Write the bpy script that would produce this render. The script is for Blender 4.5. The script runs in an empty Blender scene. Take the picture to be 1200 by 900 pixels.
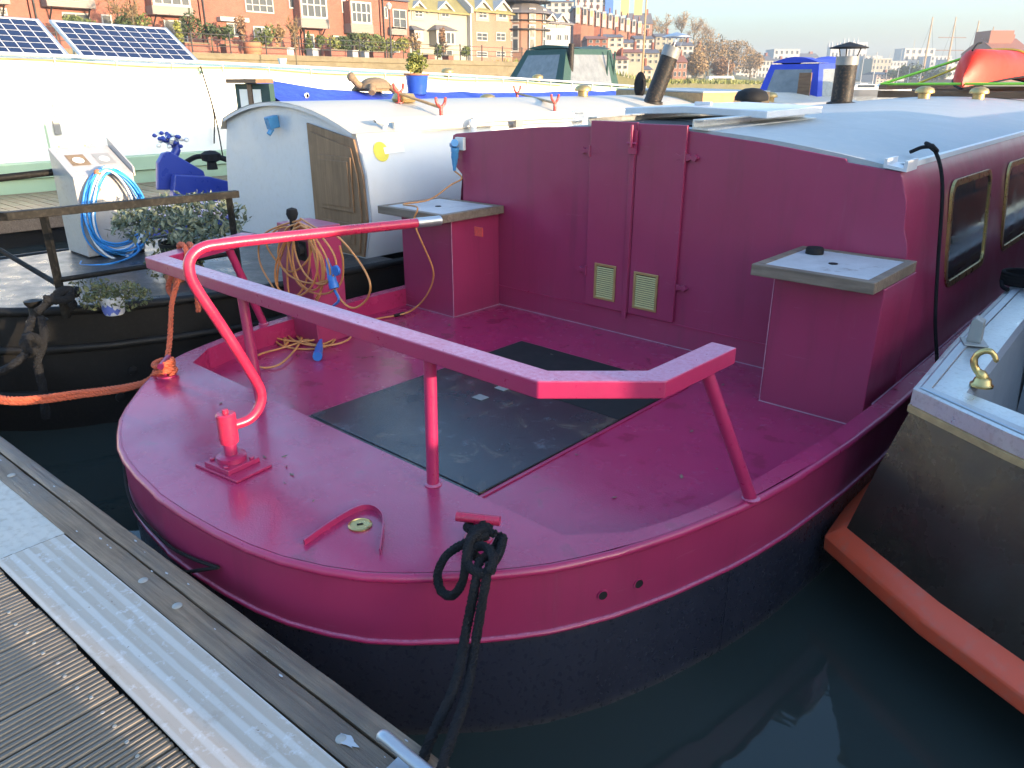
import bpy, math, random
from mathutils import Vector, noise
R = math.radians
random.seed(7)
C = bpy.context.scene.collection

# ------------------------------------------------------------------ camera, sky, sun, exposure
CAMX, CAMZ, F, HY = 2.68, 2.1, 901.0, 98.0
TH = math.atan((450 - HY) / F)
YAW = R(42)
cam_d = bpy.data.cameras.new('camera')
cam = bpy.data.objects.new('camera', cam_d)
C.objects.link(cam)
cam.location = (CAMX, 0, CAMZ)
cam.rotation_euler = (R(90) - TH, 0, YAW)
cam_d.sensor_width = 36
cam_d.lens = F / 1200 * 36
cam_d.clip_start = 0.02
cam_d.clip_end = 9000
bpy.context.scene.camera = cam

SUN_EL, SUN_AL = R(6.5), R(6)          # elevation; bearing from +x towards +y
sd = Vector((math.cos(SUN_AL) * math.cos(SUN_EL), math.sin(SUN_AL) * math.cos(SUN_EL), math.sin(SUN_EL)))
w = bpy.data.worlds.new('World')
bpy.context.scene.world = w
w.use_nodes = True
nt = w.node_tree
bg = nt.nodes['Background']
sky = nt.nodes.new('ShaderNodeTexSky')
sky.sky_type = 'NISHITA'
sky.sun_disc = False
sky.sun_elevation = SUN_EL
sky.sun_rotation = R(90) - SUN_AL
sky.air_density = 1.0
sky.dust_density = 3.8
sky.ozone_density = 3.2
gm = nt.nodes.new('ShaderNodeGamma')           # thin high haze evens out the dome
gm.inputs[1].default_value = 0.9
nt.links.new(sky.outputs[0], gm.inputs[0])
nt.links.new(gm.outputs[0], bg.inputs[0])
bg.inputs[1].default_value = 0.15
sl = bpy.data.lights.new('sun', 'SUN')
sl.energy = 2.6
sl.angle = R(0.5)
sl.color = (.78, .58, .38)      # low winter sun, reddened and dimmed by the thick air
so = bpy.data.objects.new('sun', sl)
C.objects.link(so)
so.rotation_euler = sd.to_track_quat('Z', 'Y').to_euler()
vs = bpy.context.scene.view_settings
vs.view_transform = 'Standard'
vs.look = 'None'
vs.exposure = 3.15
vs.gamma = 1
bpy.context.scene.cycles.max_bounces = 6
bpy.context.scene.cycles.volume_bounces = 0

# pixel -> place helpers used to read real positions off known planes
def ray(px, py):
    u, v = (px - 600) / F, (450 - py) / F
    c, s = math.cos(TH), math.sin(TH)
    fx_, z = c + v * s, -s + v * c
    return Vector((u * math.cos(YAW) - fx_ * math.sin(YAW), u * math.sin(YAW) + fx_ * math.cos(YAW), z))
O = Vector((CAMX, 0, CAMZ))
def lz(px, py, z):
    d = ray(px, py); return O + d * ((z - CAMZ) / d.z)
def lx(px, py, x):
    d = ray(px, py); return O + d * ((x - CAMX) / d.x)
def ly(px, py, y):
    d = ray(px, py); return O + d * (y / d.y)
def far(px, py, D):
    """point seen at px,py whose horizontal distance along the view is D"""
    d = ray(px, py)
    k = D / (-math.sin(YAW) * d.x + math.cos(YAW) * d.y)
    return O + d * k

# ------------------------------------------------------------------ mesh helpers
class MB:
    def __init__(s): s.v = []; s.f = []
    def add(s, vs_, fs):
        n = len(s.v); s.v += [tuple(p) for p in vs_]; s.f += [tuple(i + n for i in f) for f in fs]; return s
    def box(s, x0, x1, y0, y1, z0, z1):
        return s.hexa([(x0,y0,z0),(x1,y0,z0),(x1,y1,z0),(x0,y1,z0)], [(x0,y0,z1),(x1,y0,z1),(x1,y1,z1),(x0,y1,z1)])
    def hexa(s, b, t):
        return s.add(list(b) + list(t), [(3,2,1,0),(4,5,6,7),(0,1,5,4),(1,2,6,5),(2,3,7,6),(3,0,4,7)])
    def obox(s, c, size, rz=0, tilt=0):
        a, b, h = size[0]/2, size[1]/2, size[2]/2
        cr_, sr = math.cos(rz), math.sin(rz)
        ct, st = math.cos(tilt), math.sin(tilt)
        def T(x, y, z):
            y, z = y*ct - z*st, y*st + z*ct
            return (c[0] + x*cr_ - y*sr, c[1] + x*sr + y*cr_, c[2] + z)
        return s.hexa([T(-a,-b,-h),T(a,-b,-h),T(a,b,-h),T(-a,b,-h)], [T(-a,-b,h),T(a,-b,h),T(a,b,h),T(-a,b,h)])
    def extr(s, pts, vec):
        n = len(pts); v = Vector(vec)
        q = [Vector(p) for p in pts]
        return s.add(q + [p + v for p in q], [tuple(range(n))[::-1], tuple(range(n, 2*n))] + [(i, (i+1) % n, n+(i+1) % n, n+i) for i in range(n)])
    def poly(s, pts): return s.add(pts, [tuple(range(len(pts)))])
    def loft(s, rings, closed=True, cap=True):
        m = len(rings[0]); vs_ = [p for r in rings for p in r]; fs = []
        for i in range(len(rings) - 1):
            for j in range(m if closed else m - 1):
                k = (j + 1) % m
                fs.append((i*m+j, i*m+k, (i+1)*m+k, (i+1)*m+j))
        if cap and closed:
            fs.append(tuple(range(m))[::-1]); fs.append(tuple((len(rings)-1)*m + j for j in range(m)))
        return s.add(vs_, fs)
    def tube(s, path, r, n=8, cap=True, closed=False, flat=1.0):
        P_ = [Vector(p) for p in path]; rings = []
        up = Vector((0.013, 0.021, 1))
        prev = None
        L = len(P_)
        for i, p in enumerate(P_):
            if closed: t = P_[(i+1) % L] - P_[i-1]
            else: t = P_[min(i+1, L-1)] - P_[max(i-1, 0)]
            if t.length < 1e-9: t = Vector((0,0,1))
            t.normalize()
            if prev is None:
                a = up.cross(t)
                if a.length < 0.1: a = Vector((1,0,0)).cross(t)
            else:
                a = prev - t * prev.dot(t)
            a.normalize(); prev = a; b = t.cross(a)
            if isinstance(r, (list, tuple)):
                q_ = i/(L-1)*(len(r)-1); i0 = min(int(q_), len(r)-2); rr = r[i0] + (r[i0+1]-r[i0])*(q_-i0)
            else: rr = r
            rings.append([p + (a*math.cos(2*math.pi*k/n) + b*math.sin(2*math.pi*k/n)*flat) * rr for k in range(n)])
        if closed: rings.append(rings[0])
        return s.loft(rings, True, cap and not closed)
    def lathe(s, prof, c, n=16, axis='z'):
        rings = []
        for r, h in prof:
            ring = []
            for k in range(n):
                a = 2*math.pi*k/n; x, y = r*math.cos(a), r*math.sin(a)
                if axis == 'z': q = (c[0]+x, c[1]+y, c[2]+h)
                elif axis == 'x': q = (c[0]+h, c[1]+x, c[2]+y)
                else: q = (c[0]+y, c[1]+h, c[2]+x)
                ring.append(q)
            rings.append(ring)
        return s.loft(rings)
    def leaves(s, n, size, pick, rnd, flat=0.0):
        for _ in range(n):
            p = pick(rnd); d = Vector((rnd.gauss(0,1), rnd.gauss(0,1), rnd.gauss(0,1)*(1-flat)+flat*2)).normalized()
            a = d.orthogonal().normalized(); b = d.cross(a)
            ang = rnd.uniform(0, 6.28); a, b = a*math.cos(ang)+b*math.sin(ang), b*math.cos(ang)-a*math.sin(ang)
            L = size*rnd.uniform(.6, 1.3); W_ = L*rnd.uniform(.35, .55)
            s.add([p - a*L, p + b*W_ + d*W_*.3, p + a*L, p - b*W_ + d*W_*.3], [(0,1,2,3)])
        return s

def strands(mb, path, r, n=3, pitch=.05, seg=6):
    """laid rope: n strands twisted round the path"""
    pts = [Vector(path[0])]
    for p in path[1:]:
        p = Vector(p); d = p - pts[-1]; m = max(1, int(d.length/(pitch/6)))
        if d.length > 1e-6: q = pts[-1]; pts += [q + d*(k/m) for k in range(1, m+1)]
    prev = None; s_ = 0; outs = [[] for _ in range(n)]
    for i, p in enumerate(pts):
        t = (pts[min(i+1, len(pts)-1)] - pts[max(i-1, 0)])
        if t.length < 1e-9: t = Vector((0, 0, 1))
        t.normalize()
        a = prev - t*prev.dot(t) if prev is not None else t.orthogonal()
        a.normalize(); prev = a; b = t.cross(a)
        if i: s_ += (p - pts[i-1]).length
        for k in range(n):
            an = 2*math.pi*(k/n + s_/pitch); outs[k].append(p + (a*math.cos(an) + b*math.sin(an))*r*.52)
    for o_ in outs: mb.tube(o_, r*.60, seg)
def cr(pts, n=6, closed=False):
    P_ = [Vector(p) for p in pts]; out = []; L = len(P_)
    rng = range(L if closed else L - 1)
    for i in rng:
        p0 = P_[i-1] if (closed or i > 0) else P_[0]*2 - P_[1]
        p1, p2 = P_[i], P_[(i+1) % L]
        p3 = P_[(i+2) % L] if (closed or i+2 < L) else P_[-1]*2 - P_[-2]
        for k in range(n):
            t = k/n
            out.append(0.5*((2*p1) + (p2-p0)*t + (2*p0-5*p1+4*p2-p3)*t*t + (3*p1-p0-3*p2+p3)*t**3))
    if not closed: out.append(P_[-1])
    return out

ORG = {}
def build(name, mb, m, parent=None, bevel=0, smooth=0, org=None):
    if org is None: org = ORG[parent.name] if parent else Vector((0,0,0))
    org = Vector(org)
    me = bpy.data.meshes.new(name)
    me.from_pydata([(p[0]-org.x, p[1]-org.y, p[2]-org.z) for p in mb.v], [], mb.f)
    me.materials.append(m)
    me.validate()
    if smooth:
        me.polygons.foreach_set('use_smooth', [True]*len(me.polygons))
        me.set_sharp_from_angle(angle=R(smooth))
    o = bpy.data.objects.new(name, me); C.objects.link(o)
    if parent: o.parent = parent
    else: o.location = org
    ORG[o.name] = org
    if bevel:
        b = o.modifiers.new('bevel', 'BEVEL'); b.width = bevel; b.segments = 2; b.limit_method = 'ANGLE'; b.angle_limit = R(35)
    return o
def tag(o, label, cat, group=None, kind=None):
    o['label'] = label; o['category'] = cat
    if group: o['group'] = group
    if kind: o['kind'] = kind
    return o
def thing(name, label, cat, org, group=None):
    o = bpy.data.objects.new(name, None); C.objects.link(o); o.location = org; ORG[o.name] = Vector(org)
    o.empty_display_size = .1
    return tag(o, label, cat, group)
def structure(name, mb, m, **k):
    o = build(name, mb, m, **k); o['kind'] = 'structure'; return o
def kids(o): return [c for c in o.children]
def copy_tree(o, parent=None):
    c = o.copy(); C.objects.link(c)
    if parent: c.parent = parent
    ORG[c.name] = ORG[o.name]
    for ch in kids(o): copy_tree(ch, c)
    return c

# ------------------------------------------------------------------ materials
def S(r, g, b):
    f = lambda u: (u/255/12.92) if u/255 <= .04045 else ((u/255+.055)/1.055)**2.4
    return (f(r), f(g), f(b), 1)
class NT:
    def __init__(s, name):
        s.m = bpy.data.materials.new(name); s.m.use_nodes = True; s.t = s.m.node_tree
        s.b = s.t.nodes['Principled BSDF']
        s.co = s.t.nodes.new('ShaderNodeTexCoord').outputs['Object']
    def n(s, ty, **k):
        x = s.t.nodes.new(ty)
        for a, v in k.items(): setattr(x, a, v)
        return x
    def l(s, a, b): s.t.links.new(a, b)
    def map(s, sc, rot=(0,0,0)):
        m = s.n('ShaderNodeMapping'); m.inputs['Scale'].default_value = sc; m.inputs['Rotation'].default_value = rot
        s.l(s.co, m.inputs[0]); return m.outputs[0]
    def noise(s, scale, detail=4, rough=.55, vec=None, dist=0):
        x = s.n('ShaderNodeTexNoise'); x.inputs['Scale'].default_value = scale; x.inputs['Detail'].default_value = detail
        x.inputs['Roughness'].default_value = rough; x.inputs['Distortion'].default_value = dist
        s.l(vec if vec else s.co, x.inputs['Vector']); return x.outputs['Fac']
    def ramp(s, fac, stops):
        r = s.n('ShaderNodeValToRGB'); e = r.color_ramp.elements
        while len(e) < len(stops): e.new(.5)
        for k, (p, c) in enumerate(stops):
            e[k].position = p; e[k].color = c if len(c) == 4 else (*c, 1)
        s.l(fac, r.inputs[0]); return r.outputs[0]
    def mix(s, fac, a, b, mode='MIX'):
        x = s.n('ShaderNodeMix', data_type='RGBA', blend_type=mode)
        for i, v in ((0, fac), (6, a), (7, b)):
            if hasattr(v, 'is_linked') or hasattr(v, 'links'): s.l(v, x.inputs[i])
            else: x.inputs[i].default_value = v
        return x.outputs[2]
    def bump(s, h, strength, dist=.01, nrm=None):
        b = s.n('ShaderNodeBump'); b.inputs['Strength'].default_value = strength; b.inputs['Distance'].default_value = dist
        s.l(h, b.inputs['Height'])
        if nrm: s.l(nrm, b.inputs['Normal'])
        return b.outputs[0]
    def set(s, **k):
        for a, v in k.items():
            i = s.b.inputs[a.replace('_', ' ')]
            if hasattr(v, 'links'): s.l(v, i)
            else: i.default_value = v
        return s
W1 = (1,1,1,1); K0 = (0,0,0,1)
def g(v): return (v, v, v, 1)

def simple(name, col, rough=.5, metal=0, var=.25, scale=6, bump=0, bscale=60, bdist=.003, coat=0, dirt=None, dirt_amt=.5, spec=.5):
    """paint or plastic with blotchy wear and fine relief"""
    t = NT(name)
    n1 = t.noise(scale, 6, .6); n2 = t.noise(scale*7, 4, .6)
    lo = tuple(c*(1-var) for c in col[:3]) + (1,); hi = tuple(min(1, c*(1+var)) for c in col[:3]) + (1,)
    c = t.mix(n1, lo, hi)
    if dirt:
        d = t.ramp(n2, [(.5, K0), (.75, g(dirt_amt))]); c = t.mix(d, c, dirt)
    rr = t.ramp(n1, [(.3, g(max(.02, rough-.12))), (.7, g(min(1, rough+.12)))])
    t.set(Base_Color=c, Roughness=rr, Metallic=metal, Coat_Weight=coat, Specular_IOR_Level=spec)
    if bump: t.set(Normal=t.bump(t.noise(bscale, 5, .6), bump, bdist))
    return t.m
BURG = (.315, .017, .078, 1)
def burg_paint(name, wet=False, streak=False, sky_sheen=False):
    t = NT(name)
    n1 = t.noise(3.2, 6, .62, dist=.4); n2 = t.noise(38, 5, .6); n3 = t.noise(5 if wet else 9, 6, .6, dist=.3)
    c = t.mix(n1, tuple(x*.80 for x in BURG[:3])+(1,), tuple(x*1.2 for x in BURG[:3])+(1,))
    if wet:
        d = t.ramp(n3, [(.60, K0), (.64, g(.38))])
        c = t.mix(d, c, (.13, .004, .014, 1))                       # soaked darker patches
        pale = t.ramp(t.noise(10, 6, .7, dist=.5), [(.64, K0), (.70, g(.30))])
        c = t.mix(pale, c, (.36, .16, .26, 1))                       # dried salts
        rr = t.ramp(n3, [(.35, g(.30)), (.58, g(.22)), (.62, g(.07))])
        sp = t.ramp(t.noise(260, 2, .5), [(.70, K0), (.76, g(.35))])
        c = t.mix(sp, c, (.42, .28, .36, 1))
        h = t.n('ShaderNodeMath', operation='ADD')
        t.l(t.noise(120, 3, .6), h.inputs[0]); t.l(t.noise(11, 4, .6), h.inputs[1])
        nrm = t.bump(h.outputs[0], .22, .004)
    elif streak:
        c = t.mix(.35, c, (.17, .028, .066, 1))
        scf = t.ramp(t.noise(1, 5, .7, vec=t.map((2.2, 2.2, 26))), [(.66, K0), (.70, g(.35))]); c = t.mix(scf, c, (.34, .09, .15, 1))      # rub marks along the plating
        rst = t.ramp(t.noise(16, 5, .7, dist=.6), [(.73, K0), (.78, g(.6))]); c = t.mix(rst, c, (.17, .055, .025, 1))
        v = t.noise(1, 6, .65, vec=t.map((9, 9, .9)))
        d = t.ramp(v, [(.52, K0), (.72, g(.5))]); c = t.mix(d, c, (.16, .02, .05, 1))
        d2 = t.ramp(t.noise(1, 5, .7, vec=t.map((22, 22, 1.6))), [(.62, K0), (.8, g(.3))]); c = t.mix(d2, c, (.30, .10, .16, 1))
        rr = t.ramp(n1, [(.3, g(.30)), (.7, g(.46))])
        nrm = t.bump(t.noise(5, 3, .5), .10, .02)
    else:
        rr = t.ramp(n2, [(.3, g(.26)), (.7, g(.42))])
        nrm = t.bump(t.noise(160, 4, .6), .16, .002)
        if sky_sheen:
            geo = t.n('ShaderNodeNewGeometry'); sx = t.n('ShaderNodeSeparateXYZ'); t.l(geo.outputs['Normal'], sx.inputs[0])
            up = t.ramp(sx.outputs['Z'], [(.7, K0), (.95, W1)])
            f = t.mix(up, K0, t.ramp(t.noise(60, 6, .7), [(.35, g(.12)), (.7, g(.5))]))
            c = t.mix(f, c, (.52, .33, .46, 1))                      # pale sky reflection painted on the upper faces
        chips = t.ramp(t.noise(70, 4, .7), [(.72, K0), (.76, g(.6))]); c = t.mix(chips, c, (.30, .13, .16, 1))
    t.set(Base_Color=c, Roughness=rr, Normal=nrm, Coat_Weight=.25, Coat_Roughness=.2 if streak else .12)
    return t.m
M = {}
M['burg'] = burg_paint('burgundy_paint')
M['burg_deck'] = burg_paint('burgundy_deck_paint', wet=True)
M['burg_wall'] = burg_paint('burgundy_wall_paint', streak=True)
M['burg_rail'] = burg_paint('burgundy_rail_paint', sky_sheen=True)
M['tiller'] = simple('tiller_paint', (.43, .017, .058, 1), .30, var=.2, scale=9, bump=.2, bscale=90, coat=.2, dirt=(.20, .03, .05, 1), dirt_amt=.5)

def hull_black():
    t = NT('hull_blacking')
    n = t.noise(1, 6, .65, vec=t.map((6, 6, 1.2))); n2 = t.noise(45, 5, .6)
    c = t.mix(n, (.010, .011, .019, 1), (.026, .028, .044, 1))
    c = t.mix(t.ramp(n2, [(.63, K0), (.74, g(.35))]), c, (.09, .08, .08, 1))
    sx = t.n('ShaderNodeSeparateXYZ'); t.l(t.co, sx.inputs[0])
    wl = t.ramp(sx.outputs['Z'], [(0.0, g(.55)), (.012, g(.4)), (.035, K0), (.36, K0), (.40, g(.25))])
    wn = t.mix(t.noise(14, 6, .7), K0, wl); c = t.mix(wn, c, (.11, .10, .075, 1))   # weed and scum at the waterline
    t.set(Base_Color=c, Roughness=t.ramp(n2, [(.3, g(.22)), (.7, g(.40))]), Normal=t.bump(n2, .12, .003)); return t.m
M['hull'] = hull_black()
def matblack():
    t = NT('hatch_matting')
    n = t.noise(3, 6, .65, dist=.6); n2 = t.noise(220, 3, .6)
    c = t.mix(n, (.007, .008, .010, 1), (.022, .024, .028, 1))
    d = t.ramp(t.noise(4.5, 6, .7, dist=1.2), [(.54, K0), (.68, g(.4))]); c = t.mix(d, c, (.13, .105, .07, 1))
    c = t.mix(t.ramp(t.noise(6, 6, .75), [(.56, K0), (.72, g(.45))]), c, (.12, .14, .16, 1))  # blue-grey patches put the wet reflection into the colour
    t.set(Base_Color=c, Roughness=t.ramp(n, [(.35, g(.32)), (.50, g(.16)), (.60, g(.06))]), Normal=t.bump(n2, .35, .003)); return t.m
M['mat'] = matblack()
M['rubber'] = simple('black_rubber', (.009, .009, .010, 1), .75, spec=.25, bump=.2)
M['black'] = simple('black_paint', (.008, .008, .008, 1), .5, var=.4, bump=.15, spec=.2, dirt=(.06, .05, .045, 1), dirt_amt=.15)
M['blacktop'] = simple('black_deck_paint', (.028, .028, .030, 1), .34, var=.4, bump=.3, bscale=90, dirt=(.16, .15, .13, 1), dirt_amt=.6)
M['brass'] = simple('brass', (.55, .40, .16, 1), .32, 1, var=.25, scale=20)
M['dullbrass'] = simple('tarnished_brass', (.46, .33, .14, 1), .45, .8, var=.3, scale=20)
M['steel'] = simple('galvanised_steel', (.45, .46, .47, 1), .42, .85, var=.15, scale=14, bump=.1)
M['alu'] = simple('aluminium', (.60, .60, .58, 1), .38, .8, var=.12, scale=9, bump=.1, dirt=(.25, .22, .18, 1), dirt_amt=.4)
M['roofgrey'] = simple('pale_roof_paint', (.32, .345, .35, 1), .58, var=.06, scale=2.5, bump=.08, bscale=30, dirt=(.44, .43, .38, 1), dirt_amt=.5)
M['cream'] = simple('cream_roof_paint', (.46, .42, .34, 1), .55, var=.10, scale=2.5, bump=.08, dirt=(.45, .40, .30, 1), dirt_amt=.35)
M['greywhite'] = simple('grey_white_paint', (.52, .54, .56, 1), .40, var=.05, scale=3, bump=.1, bscale=12, dirt=(.38, .36, .32, 1), dirt_amt=.25)
M['white'] = simple('white_paint', (.64, .64, .61, 1), .42, var=.04, scale=3, dirt=(.6, .55, .45, 1), dirt_amt=.2)
M['palegreen'] = simple('pale_green_paint', (.36, .50, .33, 1), .4, var=.1, scale=3)
M['bigwhite'] = simple('white_ship_paint', (.82, .83, .76, 1), .4, var=.03, scale=1.5, dirt=(.6, .58, .45, 1), dirt_amt=.2)
M['bluepl'] = simple('blue_plastic', (.02, .13, .42, 1), .35, var=.1)
M['skyblue'] = simple('light_blue_plastic', (.06, .24, .46, 1), .35, var=.1)
M['tarp'] = simple('blue_tarpaulin', (.03, .06, .42, 1), .5, var=.15, bump=.5, bscale=7, bdist=.05)
M['rudderblue'] = simple('royal_blue_paint', (.025, .05, .30, 1), .35, var=.1)
M['canvasgreen'] = simple('green_canvas', (.02, .06, .05, 1), .8, var=.2, bump=.2, bscale=9)
M['canvasblue'] = simple('blue_canvas', (.02, .05, .42, 1), .75, var=.12, bump=.3, bscale=9)
M['vinyl'] = simple('clear_vinyl', (.17, .18, .18, 1), .12, var=.45, scale=5, bump=.4, bscale=4, bdist=.04)
M['cell'] = simple('solar_cell', (.010, .014, .045, 1), .18, var=.15, scale=30)
M['orange_rope'] = simple('orange_rope', (.52, .11, .05, 1), .85, var=.25, scale=30, bump=.9, bscale=160, bdist=.01)
M['black_rope'] = simple('black_rope', (.013, .0138, .016, 1), .85, spec=.2, var=.35, scale=40, bump=1, bscale=170, bdist=.012)
M['cable'] = simple('orange_flex', (.48, .20, .06, 1), .5, var=.12, scale=10)
M['hose'] = simple('blue_hose', (.03, .25, .62, 1), .35, var=.25, scale=25)
M['hosewhite'] = simple('white_hose', (.75, .78, .80, 1), .35)
M['canoe'] = simple('red_canoe_plastic', (.60, .030, .014, 1), .5, spec=.25, var=.08, scale=3, bump=.1, bscale=6)
M['lime'] = simple('lime_strap', (.25, .60, .04, 1), .6)
M['yellow'] = simple('yellow_strap', (.65, .45, .04, 1), .6)
M['orange'] = simple('orange_strake_paint', (.68, .085, .034, 1), .5, var=.18, scale=3, bump=.35, bscale=9, bdist=.012, dirt=(.45, .16, .11, 1), dirt_amt=.4)
M['redpaint'] = simple('red_bracket_paint', (.45, .04, .03, 1), .45, dirt=(.5, .45, .4, 1), dirt_amt=.5)
M['glass'] = simple('dark_window_glass', (.015, .018, .022, 1), .04, var=.2)
M['greyplastic'] = simple('grey_plastic', (.26, .26, .24, 1), .4)
M['terracotta'] = simple('terracotta', (.40, .15, .07, 1), .75)
M['glaze'] = simple('blue_glaze', (.03, .09, .42, 1), .12, var=.15, coat=.5)
M['china'] = simple('white_glazed_pot', (.62, .63, .66, 1), .25, var=.1)
M['chinablue'] = simple('blue_pot_transfer', (.10, .14, .42, 1), .3)
M['tortoise'] = simple('tortoise_stone', (.20, .14, .08, 1), .7, var=.6, scale=22, bump=.6, bscale=40, bdist=.01)
M['cloth'] = simple('grey_cloth', (.30, .30, .27, 1), .9, bump=.4, bscale=30)
M['sticker_red'] = simple('red_sticker', (.55, .05, .04, 1), .5, var=.5, scale=60)
M['paper'] = simple('white_label', (.75, .75, .72, 1), .5)
M['yellowlab'] = simple('yellow_label', (.70, .58, .05, 1), .5)
M['pipeband'] = simple('dull_pipe_band', (.22, .22, .21, 1), .5, .3, var=.4, scale=20)
M['railblack'] = simple('black_rail_paint', (.007, .007, .0065, 1), .6, var=.5, spec=.12, bump=.3, bscale=50, dirt=(.10, .09, .075, 1), dirt_amt=.25)
M['stovepipe'] = simple('stove_pipe_black', (.016, .016, .016, 1), .55, spec=.25, dirt=(.2, .12, .07, 1), dirt_amt=.4)

def wood(name, a, b, rough=.65, axis=(1.2, 14, 14), bump=.4, wet=None):
    t = NT(name); v = t.map(axis)
    n = t.noise(2.2, 7, .65, vec=v, dist=.5); n2 = t.noise(5, 5, .6)
    c = t.mix(t.ramp(n, [(.25, K0), (.75, W1)]), a, b)
    c = t.mix(t.ramp(n2, [(.5, K0), (.8, g(.4))]), c, tuple(x*.5 for x in a[:3])+(1,))
    rr = rough
    if wet:
        wv = t.ramp(t.noise(1.4, 4, .6), [(.45, W1), (.6, K0)])
        c = t.mix(wv, c, t.mix(.55, c, (.035, .026, .018, 1))); rr = t.ramp(wv, [(0, g(rough)), (1, g(.3))])
    t.set(Base_Color=c, Roughness=rr, Normal=t.bump(n, bump, .006)); return t.m
M['deckwood'] = wood('weathered_decking', (.12, .088, .058, 1), (.28, .22, .15, 1), .55, (14, 1.2, 14), wet=True)
M['beam'] = wood('weathered_fender_timber', (.085, .054, .033, 1), (.31, .22, .145, 1), .75, (1.3, 30, 30), 1.0, wet=True)
M['doorwood'] = wood('oak_door', (.125, .066, .030, 1), (.25, .145, .075, 1), .55, (14, 14, 1.0))
M['lidwood'] = wood('weathered_lid_wood', (.08, .055, .036, 1), (.22, .17, .125, 1), .6, (1.4, 14, 14))
M['woodbrown'] = wood('brown_timber', (.10, .05, .025, 1), (.22, .12, .06, 1))
M['pinewood'] = wood('pale_timber', (.30, .18, .08, 1), (.50, .32, .15, 1), .6, (10, 1.2, 10))
def lidtop():
    t = NT('frosted_lid_top'); n = t.noise(9, 6, .7)
    c = t.mix(n, (.27, .28, .29, 1), (.50, .52, .54, 1))
    c = t.mix(t.ramp(t.noise(5, 5, .7), [(.6, K0), (.7, g(.7))]), c, (.12, .085, .06, 1))
    t.set(Base_Color=c, Roughness=.55, Normal=t.bump(t.noise(80, 4), .2, .003)); return t.m
M['lidtop'] = lidtop()
def galv_strip():
    t = NT('galvanised_tread'); n = t.noise(1, 6, .6, vec=t.map((1.0, 24, 24))); n2 = t.noise(26, 6, .7)
    c = t.mix(n, (.36, .31, .25, 1), (.54, .50, .45, 1))
    sy = t.n('ShaderNodeSeparateXYZ'); t.l(t.co, sy.inputs[0]); si = t.n('ShaderNodeMath', operation='MULTIPLY'); si.inputs[1].default_value = 2*math.pi/.046; t.l(sy.outputs[1], si.inputs[0]); sn = t.n('ShaderNodeMath', operation='SINE'); t.l(si.outputs[0], sn.inputs[0])
    ad = t.n('ShaderNodeMath', operation='MULTIPLY_ADD'); t.l(t.noise(4, 5, .6), ad.inputs[0]); ad.inputs[1].default_value = 1.9; t.l(sn.outputs[0], ad.inputs[2])
    c = t.mix(t.ramp(ad.outputs[0], [(.35, K0), (1.0, g(.6))]), c, (.34, .27, .195, 1))
    c = t.mix(t.ramp(n2, [(.56, K0), (.68, g(.6))]), c, (.60, .60, .60, 1))
    c = t.mix(t.ramp(t.noise(9, 6, .7), [(.58, K0), (.68, g(.35))]), c, (.24, .18, .12, 1))
    c = t.mix(t.ramp(t.noise(75, 3, .6), [(.70, K0), (.74, g(.7))]), c, (.16, .09, .05, 1))
    t.set(Base_Color=c, Roughness=t.ramp(n2, [(.3, g(.38)), (.7, g(.6))]), Metallic=.1, Normal=t.bump(n2, .2, .002)); return t.m
M['galv'] = galv_strip()
M['galvflat'] = simple('galvanised_plate', (.46, .42, .36, 1), .5, .1, var=.2, scale=5, bump=.15, dirt=(.25, .19, .13, 1), dirt_amt=.5)

# ------------------------------------------------------------------ water
t = NT('harbour_water')
v = t.map((1.0, 1.5, 1))
h1 = t.noise(1.1, 3, .5, vec=v); h2 = t.noise(6, 2, .5, vec=v)
a = t.n('ShaderNodeMath', operation='MULTIPLY_ADD'); t.l(h2, a.inputs[0]); a.inputs[1].default_value = .10; t.l(h1, a.inputs[2])
t.set(Base_Color=t.mix(t.noise(.4, 4), (.017, .027, .025, 1), (.026, .036, .033, 1)), Roughness=.025, IOR=1.333, Normal=t.bump(a.outputs[0], .11, .09))
M['water'] = t.m
mb = MB(); X = [-1250, -400, -60, -14, -6, 0, 6, 30, 300, 1250]; Y = [-200, -20, 0, 6, 20, 80, 400, 1450]
for i in range(len(X)-1):
    for j in range(len(Y)-1):
        mb.poly([(X[i],Y[j],0),(X[i+1],Y[j],0),(X[i+1],Y[j+1],0),(X[i],Y[j+1],0)])
structure('water', mb, M['water'])

# ------------------------------------------------------------------ burgundy barge
OUT = [(0,1.0),(.2,1.005),(.39,1.02),(.56,1.045),(.7,1.08),(.85,1.14),(.97,1.205),(1.07,1.285),(1.16,1.375),(1.24,1.455),(1.31,1.54),(1.375,1.63),(1.43,1.73),(1.485,1.84),(1.53,1.96),(1.575,2.09),(1.61,2.22),(1.65,2.37),(1.68,2.52),(1.71,2.72),(1.73,2.95),(1.752,3.24),(1.765,3.6),(1.77,4.14),(1.77,16.5),(1.4,18.6),(0,19.4)]
def outline(off=0.0, upto=None):
    pts = OUT if upto is None else [p for p in OUT if p[1] <= upto]
    half = []
    for i, p in enumerate(pts):
        q0, q1 = pts[max(i-1,0)], pts[min(i+1,len(pts)-1)]
        tx, ty = q1[0]-q0[0], q1[1]-q0[1]
        if i == 0: tx, ty = 1, 0
        L = math.hypot(tx, ty)
        half.append((p[0]+ty/L*off, p[1]-tx/L*off))
    half[0] = (0, half[0][1])
    # the port quarter is cut in a little tighter than the starboard one
    return [(-(x - .17*max(0, min(1, (1.75-y)/.6))), y) for x, y in half[:0:-1]] + half
ZD, ZW = .667, .54
bg_ = thing('canal_barge', 'wide burgundy steel barge with open aft deck in the centre foreground', 'barge', (0, 9, 0))
B = bg_
def ring(off, z, upto=None): return [(x, y, z) for x, y in outline(off, upto)]
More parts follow.
